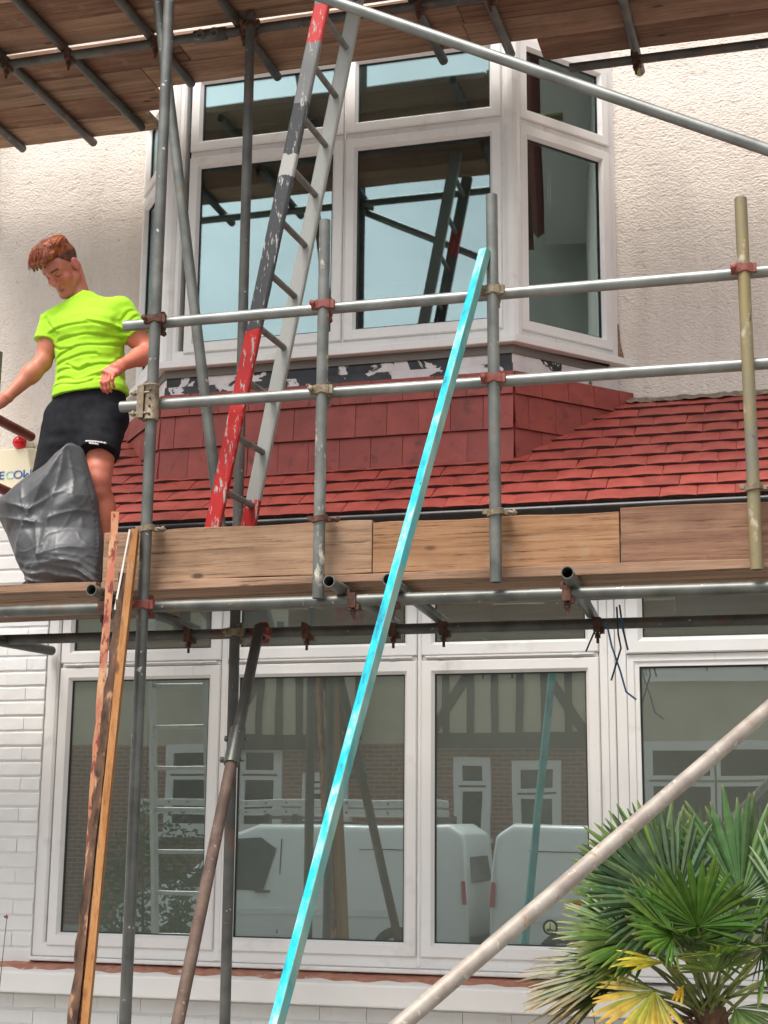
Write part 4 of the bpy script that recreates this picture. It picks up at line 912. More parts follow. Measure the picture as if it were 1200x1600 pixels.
BASE = np.array((.52, .165, .115)); LIP = np.array((.40, .085, .08)); BROW = np.array((.085, .026, .014)); RED_ = np.array((.52, .105, .08))
c = np.tile(BASE, (len(V), 1))
def paint(c, wgt, col): return c+(np.asarray(col)-c)*np.clip(wgt, 0, 1)[:, None]
x, y, z = V.T; ax_ = np.abs(x)
c = paint(c, .8*np.exp(-(((ax_-.042)/.026)**2+((z+.03)/.026)**2))*(y > .03), RED_); c = paint(c, .8*np.exp(-((x/.016)**2+((z+.03)/.016)**2+((y-.11)/.02)**2)), (.58, .19, .15))
c = paint(c, .9*((ax_ > .068) & (z > -.04) & (y < .03)), (.56, .17, .14))
c = paint(c, .95*np.exp(-(((z-(.0265+.004*np.sin(np.clip(ax_*45, 0, 3))))/.0062)**4))*((ax_ > .012) & (ax_ < .052) & (y > .05)), BROW)
c = paint(c, .9*np.exp(-(((z+.0015)/.0036)**2+((ax_-.031)/.014)**4))*(y > .06), (.045, .016, .012))          # lash line of the lowered lids, widened as painted eye socket shade
c = paint(c, .5*np.exp(-(((z-.015)/.004)**2+((ax_-.031)/.015)**4))*(y > .06), (.30, .10, .075))
c = paint(c, .9*np.exp(-(((z+.071)/.0085)**4+(x/.023)**6))*(y > .07), LIP); c = paint(c, np.exp(-(((z+.0712)/.0018)**2+(x/.022)**6))*(y > .075), (.16, .045, .04))
c = paint(c, .35*np.exp(-(((z+.10)/.03)**2))*(y > .0), (.47, .17, .11))
bodyV = [toW(V)]; bodyF = [Fq[:, ::-1]]; bodyC = [c]                      # mirrored frame: flip the faces
# ---- arms
def arm(sh, el, wr, kn, fingers, thumb, nrm, lo, hi):
    a = Sculpt(lo, hi, .0036)
    sh, el, wr, kn = map(np.array, (sh, el, wr, kn)); fa = wr-el
    a.cone(sh, el, .054, .040, .02); a.ell(sh+(el-sh)*.5, (.047, .047, .075), .03); a.cone(el, el+fa*.35, .040, .044, .02); a.cone(el+fa*.3, wr, .043, .026, .02, flat=(nrm, 1.15))
    hd_ = kn-wr; a.cone(wr, wr+hd_*.5, .027, .032, .015, flat=(nrm, 1.5)); 
    sd = np.cross(hd_/np.linalg.norm(hd_), nrm); sd /= np.linalg.norm(sd)
    for j in (-1.5, -.5, .5, 1.5): a.cone(wr+hd_*.3+sd*j*.011, kn+sd*j*.0185, .017, .0125, .010)
    for ch in fingers+[thumb]:
        for (p, q, r0, r1) in ch: a.cone(p, q, r0, r1, .0045)
    V, Fq = a.mesh(); return V, Fq
def finger(base, dirs, lens, r0=.0095):
    ch = []; p = np.array(base, float)
    for i, (d_, l) in enumerate(zip(dirs, lens)):
        d_ = np.array(d_, float); d_ /= np.linalg.norm(d_); q = p+d_*l; ch.append((p, q, r0*(1-.07*i), r0*(1-.07*(i+1)))); p = q
    return ch
# his left arm: elbow out, hand hanging at the hip with curled fingers
kn = np.array((-2.988, 5.975, 3.688)); sdv = np.array((-.92, .20, .05)); sdv /= np.linalg.norm(sdv)
fs_ = []
for j, (o_, ln) in enumerate(((1.5, (.042, .028, .020)), (.5, (.047, .030, .021)), (-.5, (.044, .029, .020)), (-1.5, (.034, .023, .018)))):
    fs_.append(finger(kn+sdv*o_*.0195, ((-.12, -.25, -1), (.0, .35, -1), (.05, .95, -.55)), ln, .0092 if j < 3 else .008))
th = finger(np.array((-2.985, 6.02, 3.715))+sdv*.022, ((-.35, .10, -.9), (-.05, .15, -1), (.1, .2, -1)), (.035, .030, .024), .0105)
V, Fq = arm((-3.06, 6.20, 4.06), (-2.918, 6.235, 3.862), (-2.958, 6.035, 3.742), kn, fs_, th, (.3, .9, .5), (-3.16, 5.92, 3.56), (-2.82, 6.32, 4.16))
hw = np.clip((3.80-V[:, 2])/.1, 0, 1); cc = np.tile(np.array((.60, .19, .115)), (len(V), 1)); cc = paint(cc, hw*.6, (.58, .14, .10)); cc = paint(cc, .5*np.exp(-((np.linalg.norm(V-np.array((-2.915, 6.25, 3.85)), axis=1))/.05)**2), (.55, .17, .13))
bodyV.append(V); bodyF.append(Fq); bodyC.append(cc)
# his right arm: reaching down to the brown end rail
kn = np.array((-3.588, 6.005, 3.578)); sdv = np.array((.05, -.99, -.02)); sdv /= np.linalg.norm(sdv); fs_ = []
for j, (o_, ln) in enumerate(((1.5, (.040, .028, .021)), (.5, (.044, .030, .022)), (-.5, (.041, .029, .021)), (-1.5, (.032, .024, .018)))):
    fs_.append(finger(kn+sdv*o_*.0195, ((-1, 0, -.35), (-.35, 0, -1), (.8, 0, -.65)), ln, .0094 if j < 3 else .0082))
th = finger(np.array((-3.556, 5.985, 3.585)), ((-.25, -.3, -1), (-.35, -.1, -1), (-.8, 0, -.6)), (.032, .028, .02), .0105)
V, Fq = arm((-3.376, 6.175, 4.035), (-3.414, 6.135, 3.822), (-3.522, 6.02, 3.628), kn, fs_, th, (.75, 0, .65), (-3.70, 5.90, 3.48), (-3.30, 6.27, 4.16))
cc = np.tile(np.array((.52, .175, .10)), (len(V), 1)); cc = paint(cc, np.clip((3.66-V[:, 2])/.1, 0, 1)*.5, (.52, .18, .14)); bodyV.append(V); bodyF.append(Fq); bodyC.append(cc)
# ---- trunk and legs under the clothes
lg = Sculpt((-3.50, 5.98, 2.70), (-2.93, 6.36, 4.15), .0065)
lg.loft([(3.45, -3.205, 6.20, .15, .09), (3.57, -3.205, 6.20, .165, .10), (3.72, -3.20, 6.20, .135, .085), (3.95, -3.215, 6.20, .15, .09), (4.07, -3.225, 6.20, .12, .07), (4.13, -3.24, 6.20, .05, .05)], .03)
for hp, kn_, an in (((-3.115, 6.20, 3.54), (-3.082, 6.105, 3.225), (-3.048, 6.185, 2.80)), ((-3.30, 6.20, 3.54), (-3.352, 6.13, 3.22), (-3.36, 6.22, 2.80))):
    hp, kn_, an = map(np.array, (hp, kn_, an)); lg.cone(hp, kn_, .080, .056, .03); lg.cone(kn_+np.array((0, .005, .05)), kn_-np.array((0, 0, .05)), .057, .050, .02); lg.ell(kn_+np.array((.003, -.025, .0)), (.036, .028, .042), .02)
    sh_ = an-kn_; lg.cone(kn_, an, .048, .036, .02); lg.ell(kn_+sh_*.32+np.array((.006, .022, 0)), (.050, .050, .10), .03)
V, Fq = lg.mesh(); cc = np.tile(np.array((.55, .17, .10)), (len(V), 1)); cc = paint(cc, .7*np.exp(-((V[:, 2]-3.22)/.05)**2)*(V[:, 1] < 6.12), (.55, .17, .125)); bodyV.append(V); bodyF.append(Fq); bodyC.append(cc)
off = np.cumsum([0]+[len(v) for v in bodyV[:-1]])
npmesh('body', np.concatenate(bodyV), np.concatenate([f+o for f, o in zip(bodyF, off)]), 'skin', person, worg(person), np.concatenate(bodyC))
# ---- hair: close-cropped sides, longer swept top
hr = Sculpt((-.12, -.15, -.08), (.12, .17, .19), .0027)
hr.ell((0, -.014, .046), (.0785, .099, .086), .01); sl, P = hr.all(); X_, Y_, Z_ = P[..., 0], P[..., 1], P[..., 2]
line = np.interp(Y_, (-.12, -.06, -.015, .012, .035, .06, .08), (-.055, -.05, -.012, .022, .052, .076, .084))
hr.F[:] = np.maximum(hr.F, line-Z_)
hr.ell((0, -.012, .108), (.068, .094, .040), .02); hr.ell((.01, .066, .104), (.058, .044, .030), .02)
rs = np.random.RandomState(3)
for k in range(26):                                     # swept locks
    x0 = rs.uniform(-.058, .058); y0 = rs.uniform(-.055, .04); z0 = .118+.012*math.cos(x0*25)-.12*max(0, -.02-y0)
    x1 = x0-.012+rs.uniform(-.016, .010); y1 = y0+rs.uniform(.05, .075); z1 = .112-.62*max(0, y1-.045)+rs.uniform(-.006, .010)
    xm = (x0+x1)/2; hr.cone((x0, y0, z0), (xm, (y0+y1)/2, z0+.011), .013, .014, .006); hr.cone((xm, (y0+y1)/2, z0+.011), (x1, y1, z1), .014, .006, .006)
for x0, x1 in ((-.035, -.05), (-.012, -.03), (.015, -.008), (.035, .018)):       # fringe falling over the forehead
    hr.cone((x0, .075, .118), (x1, .112, .094), .016, .012, .008); hr.cone((x1, .112, .094), (x1-.008, .112, .066), .012, .005, .008)
gr = np.sin((X_*1.0-.35*Y_)*520+6*vnoise(P, 22, 1)*2)*.0011*(Z_ > .075)+vnoise(P, 60, 5)*.002
hr.F += gr.astype(np.float32)
V, Fq = hr.mesh(); top = np.clip((V[:, 2]-.062+.25*np.clip(-.02-V[:, 1], 0, 1))/.03, 0, 1); nz = vnoise(V*np.array((3.2, .5, 1.5)), 60, 8)
cc = np.array((.10, .030, .016))+(np.array((.23, .052, .014))-np.array((.10, .030, .016)))*top[:, None]; cc = cc*(1+1.5*nz[:, None])
cc = np.clip(cc, .006, .7); hair = npmesh('hair', toW(V), Fq[:, ::-1], 'hair', person, HC, cc)
# loose strands on the top
sv = []; sf = []; sc2 = []
for k in range(2600):
    x0 = rs.uniform(-.062, .06); y0 = rs.uniform(-.085, .075); zz = .122-.9*max(0, -.03-y0)**1.3*3-14*x0*x0*.55; L_ = rs.uniform(.03, .065); lift = rs.uniform(-.004, .016); pts = []
    for t in (0, .33, .66, 1):
        yy = y0+L_*t; pts.append((x0-.014*t+rs.normal(0, .0015), yy, zz+lift+.022*math.sin(t*2.2)+rs.uniform(0, .003)-.75*max(0, yy-.075)))
    w_ = .0013; b0 = len(sv); tone = np.array((.27, .066, .018))*rs.uniform(.25, 1.9)
    for i, p in enumerate(pts):
        ww = w_*(1-.6*i/3); sv += [(p[0]-ww, p[1], p[2]), (p[0]+ww, p[1], p[2]), (p[0], p[1], p[2]+ww*1.4)]; sc2 += [tone]*3
    for i in range(3):
        for j in range(3): sf.append((b0+i*3+j, b0+i*3+(j+1) % 3, b0+(i+1)*3+(j+1) % 3, b0+(i+1)*3+j))
npmesh('hair_strands', toW(np.array(sv)), np.array(sf), 'hair', hair, HC, np.clip(np.array(sc2), .02, .75))
# ---- T-shirt
ts = Sculpt((-3.52, 6.0, 3.62), (-2.90, 6.38, 4.24), .0042)
CY = 6.195
ts.loft([(3.63, -3.188, CY, .184, .130), (3.69, -3.188, CY, .180, .126), (3.72, -3.192, CY, .170, .112), (3.80, -3.198, CY, .162, .108), (3.90, -3.208, CY, .170, .114), (3.97, -3.214, CY-.003, .180, .120), (4.03, -3.218, CY, .178, .112), (4.075, -3.230, CY, .145, .092), (4.12, -3.248, CY, .092, .074), (4.165, -3.262, CY, .068, .064)], .012)
ts.cone((-3.25, CY, 4.08), (-3.380, 6.178, 4.055), .058, .064, .03); ts.cone((-3.235, CY, 4.095), (-3.062, 6.20, 4.066), .058, .064, .03)
ts.ell((-3.285, CY-.085, 3.985), (.075, .035, .055), .03); ts.ell((-3.135, CY-.085, 3.98), (.075, .035, .055), .03)
sle = [((-3.382, 6.175, 4.055), (-3.404, 6.150, 3.922), .068, .066), ((-3.058, 6.20, 4.066), (-2.972, 6.222, 3.944), .069, .068)]
sl, P = ts.all(); d = np.full(P.shape[:3], 1.0)
for p0_, p1_, r0, r1 in sle:
    p0_, p1_ = np.array(p0_), np.array(p1_); ba = p1_-p0_; L2 = ba@ba; tt = ((P-p0_)@ba)/L2; t = np.clip(tt, 0, 1)
    dd = np.linalg.norm(P-p0_-t[..., None]*ba, axis=-1)-(r0+(r1-r0)*t); dd = np.maximum(dd, (tt-1)*math.sqrt(L2)); d = np.minimum(d, dd)
k = .022; h_ = np.clip(.5+.5*(d-ts.F)/k, 0, 1); ts.F = (d*(1-h_)+ts.F*h_-k*h_*(1-h_)).astype(np.float32)
ts.F = np.maximum(ts.F, (3.652+.010*np.sin((P[..., 0]+3.2)*7)-P[..., 2])).astype(np.float32)
ctr = np.array((-3.262, 6.17, 4.163)); nrm = np.array((-.38, -.50, .80)); nrm /= np.linalg.norm(nrm); ts.F = np.maximum(ts.F, ((P-ctr)@nrm)*1.0-.002+0*P[..., 0]).astype(np.float32)
CRE = [[(-3.354, 3.957), (-3.209, 3.979), (-3.117, 3.978), (-3.003, 3.945)], [(-3.312, 3.909), (-3.163, 3.924), (-2.994, 3.91)], [(-3.322, 3.836), (-3.203, 3.867), (-3.0, 3.884)], [(-3.318, 3.761), (-3.197, 3.759), (-3.1, 3.785), (-2.995, 3.79)], [(-3.308, 3.721), (-3.194, 3.705), (-3.069, 3.736), (-3.0, 3.748)], [(-3.32, 3.688), (-3.192, 3.679), (-3.054, 3.708)], [(-3.262, 3.784), (-3.196, 3.752), (-3.155, 3.776)], [(-3.153, 3.991), (-3.053, 3.969), (-2.995, 3.937)], [(-3.02, 4.007), (-2.993, 4.045), (-2.973, 4.056)], [(-2.997, 3.978), (-2.964, 4.022), (-2.951, 4.034)], [(-3.33, 3.80), (-3.25, 3.81), (-3.12, 3.835)], [(-3.12, 3.70), (-3.06, 3.76), (-3.03, 3.82)], [(-3.36, 3.90), (-3.31, 3.865), (-3.25, 3.86)], [(-3.39, 4.03), (-3.35, 3.98), (-3.33, 3.95)]]
wv = vnoise(P, 14, 4); xx, zz = P[..., 0]+.014*wv, P[..., 2]+.018*vnoise(P, 11, 9); disp = np.zeros(P.shape[:3], np.float32)
for i, L_ in enumerate(CRE):
    best = np.full(P.shape[:3], 9.0, np.float32)
    for (a0, b0), (a1, b1) in zip(L_[:-1], L_[1:]):
        ux, uz = a1-a0, b1-b0; t = np.clip(((xx-a0)*ux+(zz-b0)*uz)/(ux*ux+uz*uz), 0, 1); best = np.minimum(best, np.hypot(xx-a0-t*ux, zz-b0-t*uz))
    sgn = (zz-np.interp(xx, [p[0] for p in L_], [p[1] for p in L_]))
    disp += .0048*np.exp(-(best/.0055)**2)-.0026*np.exp(-((best-.012)/.010)**2)*(sgn > 0)
front = np.clip((6.20-P[..., 1])/.03, 0, 1); ts.F += disp*front*np.clip((P[..., 2]-3.66)/.03, .15, 1)+.004*vnoise(P*np.array((1, 1, 2.2)), 18, 2)+.002*vnoise(P, 45, 6)
ts.F[:] = ts.F
V, Fq = ts.mesh(); cc = np.tile(np.array((.34, .66, .008)), (len(V), 1)); band = np.exp(-((np.abs((V-ctr)@nrm+.010))/.0015)**2)*.35*(V[:, 2] > 4.1); cc = paint(cc, band, (.25, .5, .01))
npmesh('t_shirt', V, Fq, 'tee', person, (-3.2, 6.2, 3.66), cc)
# ---- shorts
sh = Sculpt((-3.52, 5.99, 3.16), (-2.92, 6.40, 3.72), .0048)
sh.loft([(3.40, -3.21, 6.18, .12, .100), (3.46, -3.208, 6.19, .175, .115), (3.52, -3.205, 6.20, .198, .122), (3.60, -3.203, 6.20, .188, .118), (3.66, -3.19, CY, .170, .110), (3.70, -3.19, CY, .15, .095)], .02)
P = sh.all()[1]; d = np.full(P.shape[:3], 1.0)
for p0_, p1_, r0, r1 in (((-3.112, 6.195, 3.54), (-3.096, 6.12, 3.352), .104, .094), ((-3.305, 6.195, 3.54), (-3.332, 6.14, 3.245), .108, .098)):
    p0_, p1_ = np.array(p0_), np.array(p1_); ba = p1_-p0_; L2 = ba@ba; tt = ((P-p0_)@ba)/L2; t = np.clip(tt, 0, 1)
    dd = np.linalg.norm(P-p0_-t[..., None]*ba, axis=-1)-(r0+(r1-r0)*t); d = np.minimum(d, np.maximum(dd, (tt-1)*math.sqrt(L2)))
k = .025; h_ = np.clip(.5+.5*(d-sh.F)/k, 0, 1); sh.F = (d*(1-h_)+sh.F*h_-k*h_*(1-h_)).astype(np.float32)
w2 = P+.02*np.stack([vnoise(P, 9, s_) for s_ in (1, 2, 3)], -1)
sh.F += (.010*vnoise(w2*np.array((1.2, 1.2, .7)), 16, 12)+.006*vnoise(w2*np.array((.8, .8, 2.2)), 14, 15)).astype(np.float32)
V, Fq = sh.mesh(); shorts = npmesh('shorts', V, Fq, 'shorts', person, (-3.2, 6.2, 3.3))
# small printed mark above the hem of his left leg
mb = MB()
for r_, (n, x0, z0, w_) in enumerate(((8, -3.118, 3.392, .0095), (5, -3.098, 3.381, .007))):
    for i in range(n):
        xx_ = x0+i*w_*1.25; t = (xx_+3.092)/.095; yy_ = 6.125-.0935*math.sqrt(max(.02, 1-t*t))-.004
        mb.box(xx_, xx_+w_, yy_-.002, yy_+.012, z0-.004*i*.35, z0+.006-.004*i*.35)
mb.build('print_mark', 'print_white', shorts)
# boots
for x, y in ((-3.045, 6.16), (-3.362, 6.20)):
    b = Sculpt((x-.08, y-.24, 2.69), (x+.08, y+.12, 2.88), .006); b.cone((x, y+.03, 2.735), (x-.012, y-.14, 2.730), .042, .040, .02); b.cone((x, y+.01, 2.76), (x, y+.02, 2.85), .048, .048, .02)
    P = b.all()[1]; b.F = np.maximum(b.F, 2.6975-P[..., 2]).astype(np.float32); V, Fq = b.mesh(); npmesh('boot', V, Fq, 'boot', person, (x, y, 2.694))
# ================================================================ grey sack
def bag_mat():
    m, nt, b = new_mat('grey_polythene'); v = coords(nt, (1, 1, 1), False); n = noise(nt, v, 9, 7, .6, .5)
    nt.links.new(ramp(nt, n, [(.3, (.062, .066, .071)), (.55, (.075, .079, .085)), (.75, (.09, .095, .101))]), b.inputs['Base Color']); b.inputs['Roughness'].default_value = .48
    sock(b, 'Specular IOR Level', 'Specular').default_value = .7; vo = nt.nodes.new('ShaderNodeTexVoronoi'); vo.feature = 'DISTANCE_TO_EDGE'; vo.inputs['Scale'].default_value = 6.5
    vm = nt.nodes.new('ShaderNodeVectorMath'); vm.operation = 'MULTIPLY_ADD'; vm.inputs[1].default_value = (.22, .22, .22); nz_ = nt.nodes.new('ShaderNodeTexNoise'); nz_.inputs['Scale'].default_value = 5; nt.links.new(v, nz_.inputs['Vector']); nt.links.new(nz_.outputs['Color'], vm.inputs[0]); nt.links.new(v, vm.inputs[2]); nt.links.new(vm.outputs[0], vo.inputs['Vector'])
    cr_ = ramp(nt, vo.outputs['Distance'], [(.0, 1.0), (.10, .35), (.5, 0.0)])
    bump(nt, b, mix(nt, .25, cr_, noise(nt, v, 10, 4, .5, 2.0)), .5, .007); return m
MT['bag'] = bag_mat()
POLY = np.array([(-3.124, 3.355), (-3.09, 3.34), (-3.045, 3.22), (-3.005, 3.10), (-2.975, 2.95), (-2.935, 2.80), (-2.925, 2.70), (-3.05, 2.694), (-3.24, 2.694), (-3.30, 2.78), (-3.385, 2.90), (-3.445, 3.0), (-3.50, 3.09), (-3.47, 3.12), (-3.40, 3.165), (-3.26, 3.26)])
bg_ = Sculpt((-3.56, 5.72, 2.67), (-2.86, 6.16, 3.40), .0055); P = bg_.all()[1]; x, z = P[..., 0], P[..., 2]
d2 = np.full(x.shape, 9.0); ins = np.zeros(x.shape, bool); n = len(POLY)
for i in range(n):
    a, b = POLY[i], POLY[(i+1) % n]; u = b-a; t = np.clip(((x-a[0])*u[0]+(z-a[1])*u[1])/(u@u), 0, 1); d2 = np.minimum(d2, np.hypot(x-a[0]-t*u[0], z-a[1]-t*u[1]))
    ins ^= ((a[1] > z) != (b[1] > z)) & (x < (b[0]-a[0])*(z-a[1])/(b[1]-a[1]+1e-12)+a[0])
d2 = np.where(ins, -d2, d2); rs = np.random.RandomState(11); fold = 0; Wp = np.stack([x+.05*vnoise(P, 6, 21), z+.05*vnoise(P, 6, 22)], -1)
for k in range(10):
    an = rs.uniform(0, math.pi); f = rs.uniform(2.0, 7.5); ph = rs.uniform(0, 1); tw = ((Wp[..., 0]*math.cos(an)+Wp[..., 1]*math.sin(an))*f+ph) % 1; fold = fold+(np.abs(tw*2-1)-.5)*(.036/f**.85)*rs.uniform(.6, 1.2)
for (a0, b0), (a1, b1), wd, am in (((-3.12, 3.34), (-3.30, 2.90), .012, .016), ((-3.12, 3.34), (-3.16, 2.88), .010, .014), ((-3.11, 3.33), (-3.03, 2.95), .010, .014), ((-3.48, 3.10), (-3.25, 3.03), .012, .018), ((-3.25, 3.03), (-3.10, 3.12), .010, .012), ((-3.44, 3.02), (-3.22, 2.97), .010, .018), ((-3.22, 2.97), (-3.17, 2.84), .009, .014), ((-3.17, 2.84), (-2.99, 2.87), .010, .018), ((-3.24, 2.80), (-3.0, 2.80), .009, .016), ((-3.16, 2.98), (-3.0, 3.02), .010, .012), ((-3.33, 3.15), (-3.24, 2.97), .010, .012)):
    ux, uz = a1-a0, b1-b0; t = np.clip(((Wp[..., 0]-a0)*ux+(Wp[..., 1]-b0)*uz)/(ux*ux+uz*uz), 0, 1); dd = np.hypot(Wp[..., 0]-a0-t*ux, Wp[..., 1]-b0-t*uz); fold = fold-am*.75*np.exp(-np.abs(dd)/wd)
low = np.clip((2.84-z)/.12, 0, 1); fold = fold+low*.016*np.abs(np.sin(z*95+x*30+5*vnoise(P, 9, 31)))
thick = .012+.135*np.sqrt(np.clip(-d2/.13, 0, 1)); yc = 5.93-.10*np.clip((2.95-z)/.26, 0, 1)
bg_.F = np.maximum(d2*.8+fold*.25, np.abs(P[..., 1]-yc)-thick+fold*np.where(P[..., 1] < yc, 1, .4)).astype(np.float32); bg_.F = np.maximum(bg_.F, 2.6955-z).astype(np.float32)
V, Fq = bg_.mesh(); tag(npmesh('rubble_sack', V, Fq, 'bag', None, (-3.2, 5.87, 2.695)), 'crumpled grey polythene rubble sack standing on the deck in front of the worker', 'sack')
# ================================================================ fan palm
def leaf_mat():
    m, nt, b = new_mat('palm_leaf'); a = nt.nodes.new('ShaderNodeVertexColor'); a.layer_name = 'tone'; v = coords(nt, (1, 1, 1), True)
    n = ramp(nt, noise(nt, v, 30, 5), [(.3, .7), (.7, 1.3)]); nt.links.new(mix(nt, 1, a.outputs[0], n, 'MULTIPLY'), b.inputs['Base Color'])
    b.inputs['Roughness'].default_value = .42; sock(b, 'Transmission Weight', 'Transmission').default_value = 0
    tr = nt.nodes.new('ShaderNodeBsdfTranslucent'); nt.links.new(mix(nt, 1, a.outputs[0], (1.5, 1.5, .7), 'MULTIPLY'), tr.inputs[0]); ms = nt.nodes.new('ShaderNodeMixShader'); ms.inputs[0].default_value = .18
    out = nt.nodes['Material Output']; nt.links.new(b.outputs[0], ms.inputs[1]); nt.links.new(tr.outputs[0], ms.inputs[2]); nt.links.new(ms.outputs[0], out.inputs['Surface']); return m
MT['leaf'] = leaf_mat()
MT['fibre'] = surf('palm_fibre', (.07, .035, .02), (.17, .09, .05), .95, 0, 30, 8, stretch=(1, 1, .3), bmp=(60, 1, .012))
PB = Vector((-.40, 5.72, .92))
palm = thing('fan_palm', 'bushy green fan palm with a yellowing lower leaf in front of the window', 'palm', (-.40, 5.72, 0))
mb = MB(); rp = random.Random(5); pts = []; n = 14
for i in range(n+1):
    z = 0+1.08*i/n; pts.append((-.40+.01*math.sin(i), 5.72+.01*math.cos(i*1.3), z))
mb.path(pts, [.085+.012*math.sin(i*2.1)-.002*i for i in range(n+1)], 14); mb.build('trunk', 'fibre', palm)
mb = MB()
for k in range(220):                                   # shaggy old leaf bases and fibres
    a = rp.uniform(0, 6.283); z = rp.uniform(.2, 1.06); r0 = .075; L_ = rp.uniform(.05, .13); d = Vector((math.cos(a), math.sin(a), rp.uniform(.2, 1.3))).normalized(); p = Vector((-.40+math.cos(a)*r0, 5.72+math.sin(a)*r0, z))
    mb.path([p, p+d*L_*.5, p+d*L_+Vector((0, 0, -.02))], [rp.uniform(.004, .011), .005, .001], 4, False)
mb.build('leaf_base_fibres', 'fibre', palm)['kind'] = 'stuff'
G1, G2, G3 = (.030, .085, .018), (.055, .13, .030), (.075, .145, .06)
def fan(hub, axis, up_, rad, spread, nseg, col, tipcol, tipw=.12, droop=.12, cup=.25, base=None, seed=0, wid=1.0):
    """one palmate leaf: folded segments fused near the hub, free and pointed at the tips, on a petiole"""
    r_ = random.Random(seed); nseg = max(3, int(nseg*.85)); hub = Vector(hub); ax = Vector(axis).normalized(); upv = Vector(up_); upv = (upv-ax*upv.dot(ax)).normalized(); side = ax.cross(upv)
    vs = []; fs = []; cs = []; c0 = np.array(col); tc = np.array(tipcol)
    for k in range(nseg):
        t = (k+.5)/nseg*2-1; an = t*spread/2; L_ = rad*(1-.22*abs(t)**2.2)*r_.uniform(.88, 1.04); half = spread/nseg*.5*wid
        an += r_.uniform(-.25, .25)*spread/nseg
        d = ax*math.cos(an)+side*math.sin(an); tilt = cup*(1-math.cos(an*.9))+r_.uniform(-.05, .05); d = (d+upv*tilt).normalized(); sdir = (side*math.cos(an)-ax*math.sin(an)); sdir = (sdir-d*sdir.dot(d)).normalized(); nrm = d.cross(sdir); nrm = nrm if nrm.dot(upv) > 0 else -nrm
        dr = droop*r_.uniform(.5, 1.6); shade = r_.uniform(.6, 1.25); hue = r_.uniform(-.15, .2); b0 = len(vs); st = (.03, .22, .55, .78, .93, 1.0)
        tipk = r_.uniform(.5, 1.4)*tipw
        for s in st:
            w_ = L_*s*math.tan(half)*1.15 if s <= .55 else L_*.55*math.tan(half)*1.15*(1.0-((s-.55)/.45)**2.4*.84)
            w_ = max(w_, .0007); ridge = w_*.55; c = hub+d*L_*s+Vector((0, 0, -1))*dr*L_*max(0, s-.35)**2*1.6
            vs += [c-sdir*w_-nrm*ridge*.4, c+nrm*ridge*.4, c+sdir*w_-nrm*ridge*.4]
            g = c0*1.3*shade*np.array((1.15, 1, .8))*np.array((1+hue, 1, 1-hue*.5)); f = min(1, max(0, (s-1+tipk)/max(tipk, .02))) if tipk > 0 else 0; cc = g+(tc*r_.uniform(.8, 1.15)-g)*f; cs += [cc]*3
        for i in range(len(st)-1):
            for j in range(2): fs.append((b0+i*3+j, b0+i*3+j+1, b0+(i+1)*3+j+1, b0+(i+1)*3+j))
    if base is not None:                              # petiole
        base = Vector(base); m = 6; b0 = len(vs); mid = (base+hub)/2+Vector((0, 0, .04))
        for i in range(m+1):
            t = i/m; p = base*(1-t)**2+mid*2*t*(1-t)+hub*t*t; ww = .0085*(1-.4*t); tn = (hub-base).normalized(); s1_ = tn.orthogonal().normalized(); s2_ = tn.cross(s1_)
            vs += [p+s1_*ww, p+s2_*ww*.7, p-s1_*ww, p-s2_*ww*.7]; cs += [np.array((.17, .20, .05))]*4
        for i in range(m):
            for j in range(4): fs.append((b0+i*4+j, b0+i*4+(j+1) % 4, b0+(i+1)*4+(j+1) % 4, b0+(i+1)*4+j))
    return npmesh('leaf', np.array([tuple(v) for v in vs]), np.array(fs), 'leaf', palm, tuple(hub), np.clip(np.array(cs), 0, 1), False)
YT = (.42, .30, .06); BT = (.20, .13, .05)
crown = Vector((-.40, 5.72, 1.06))
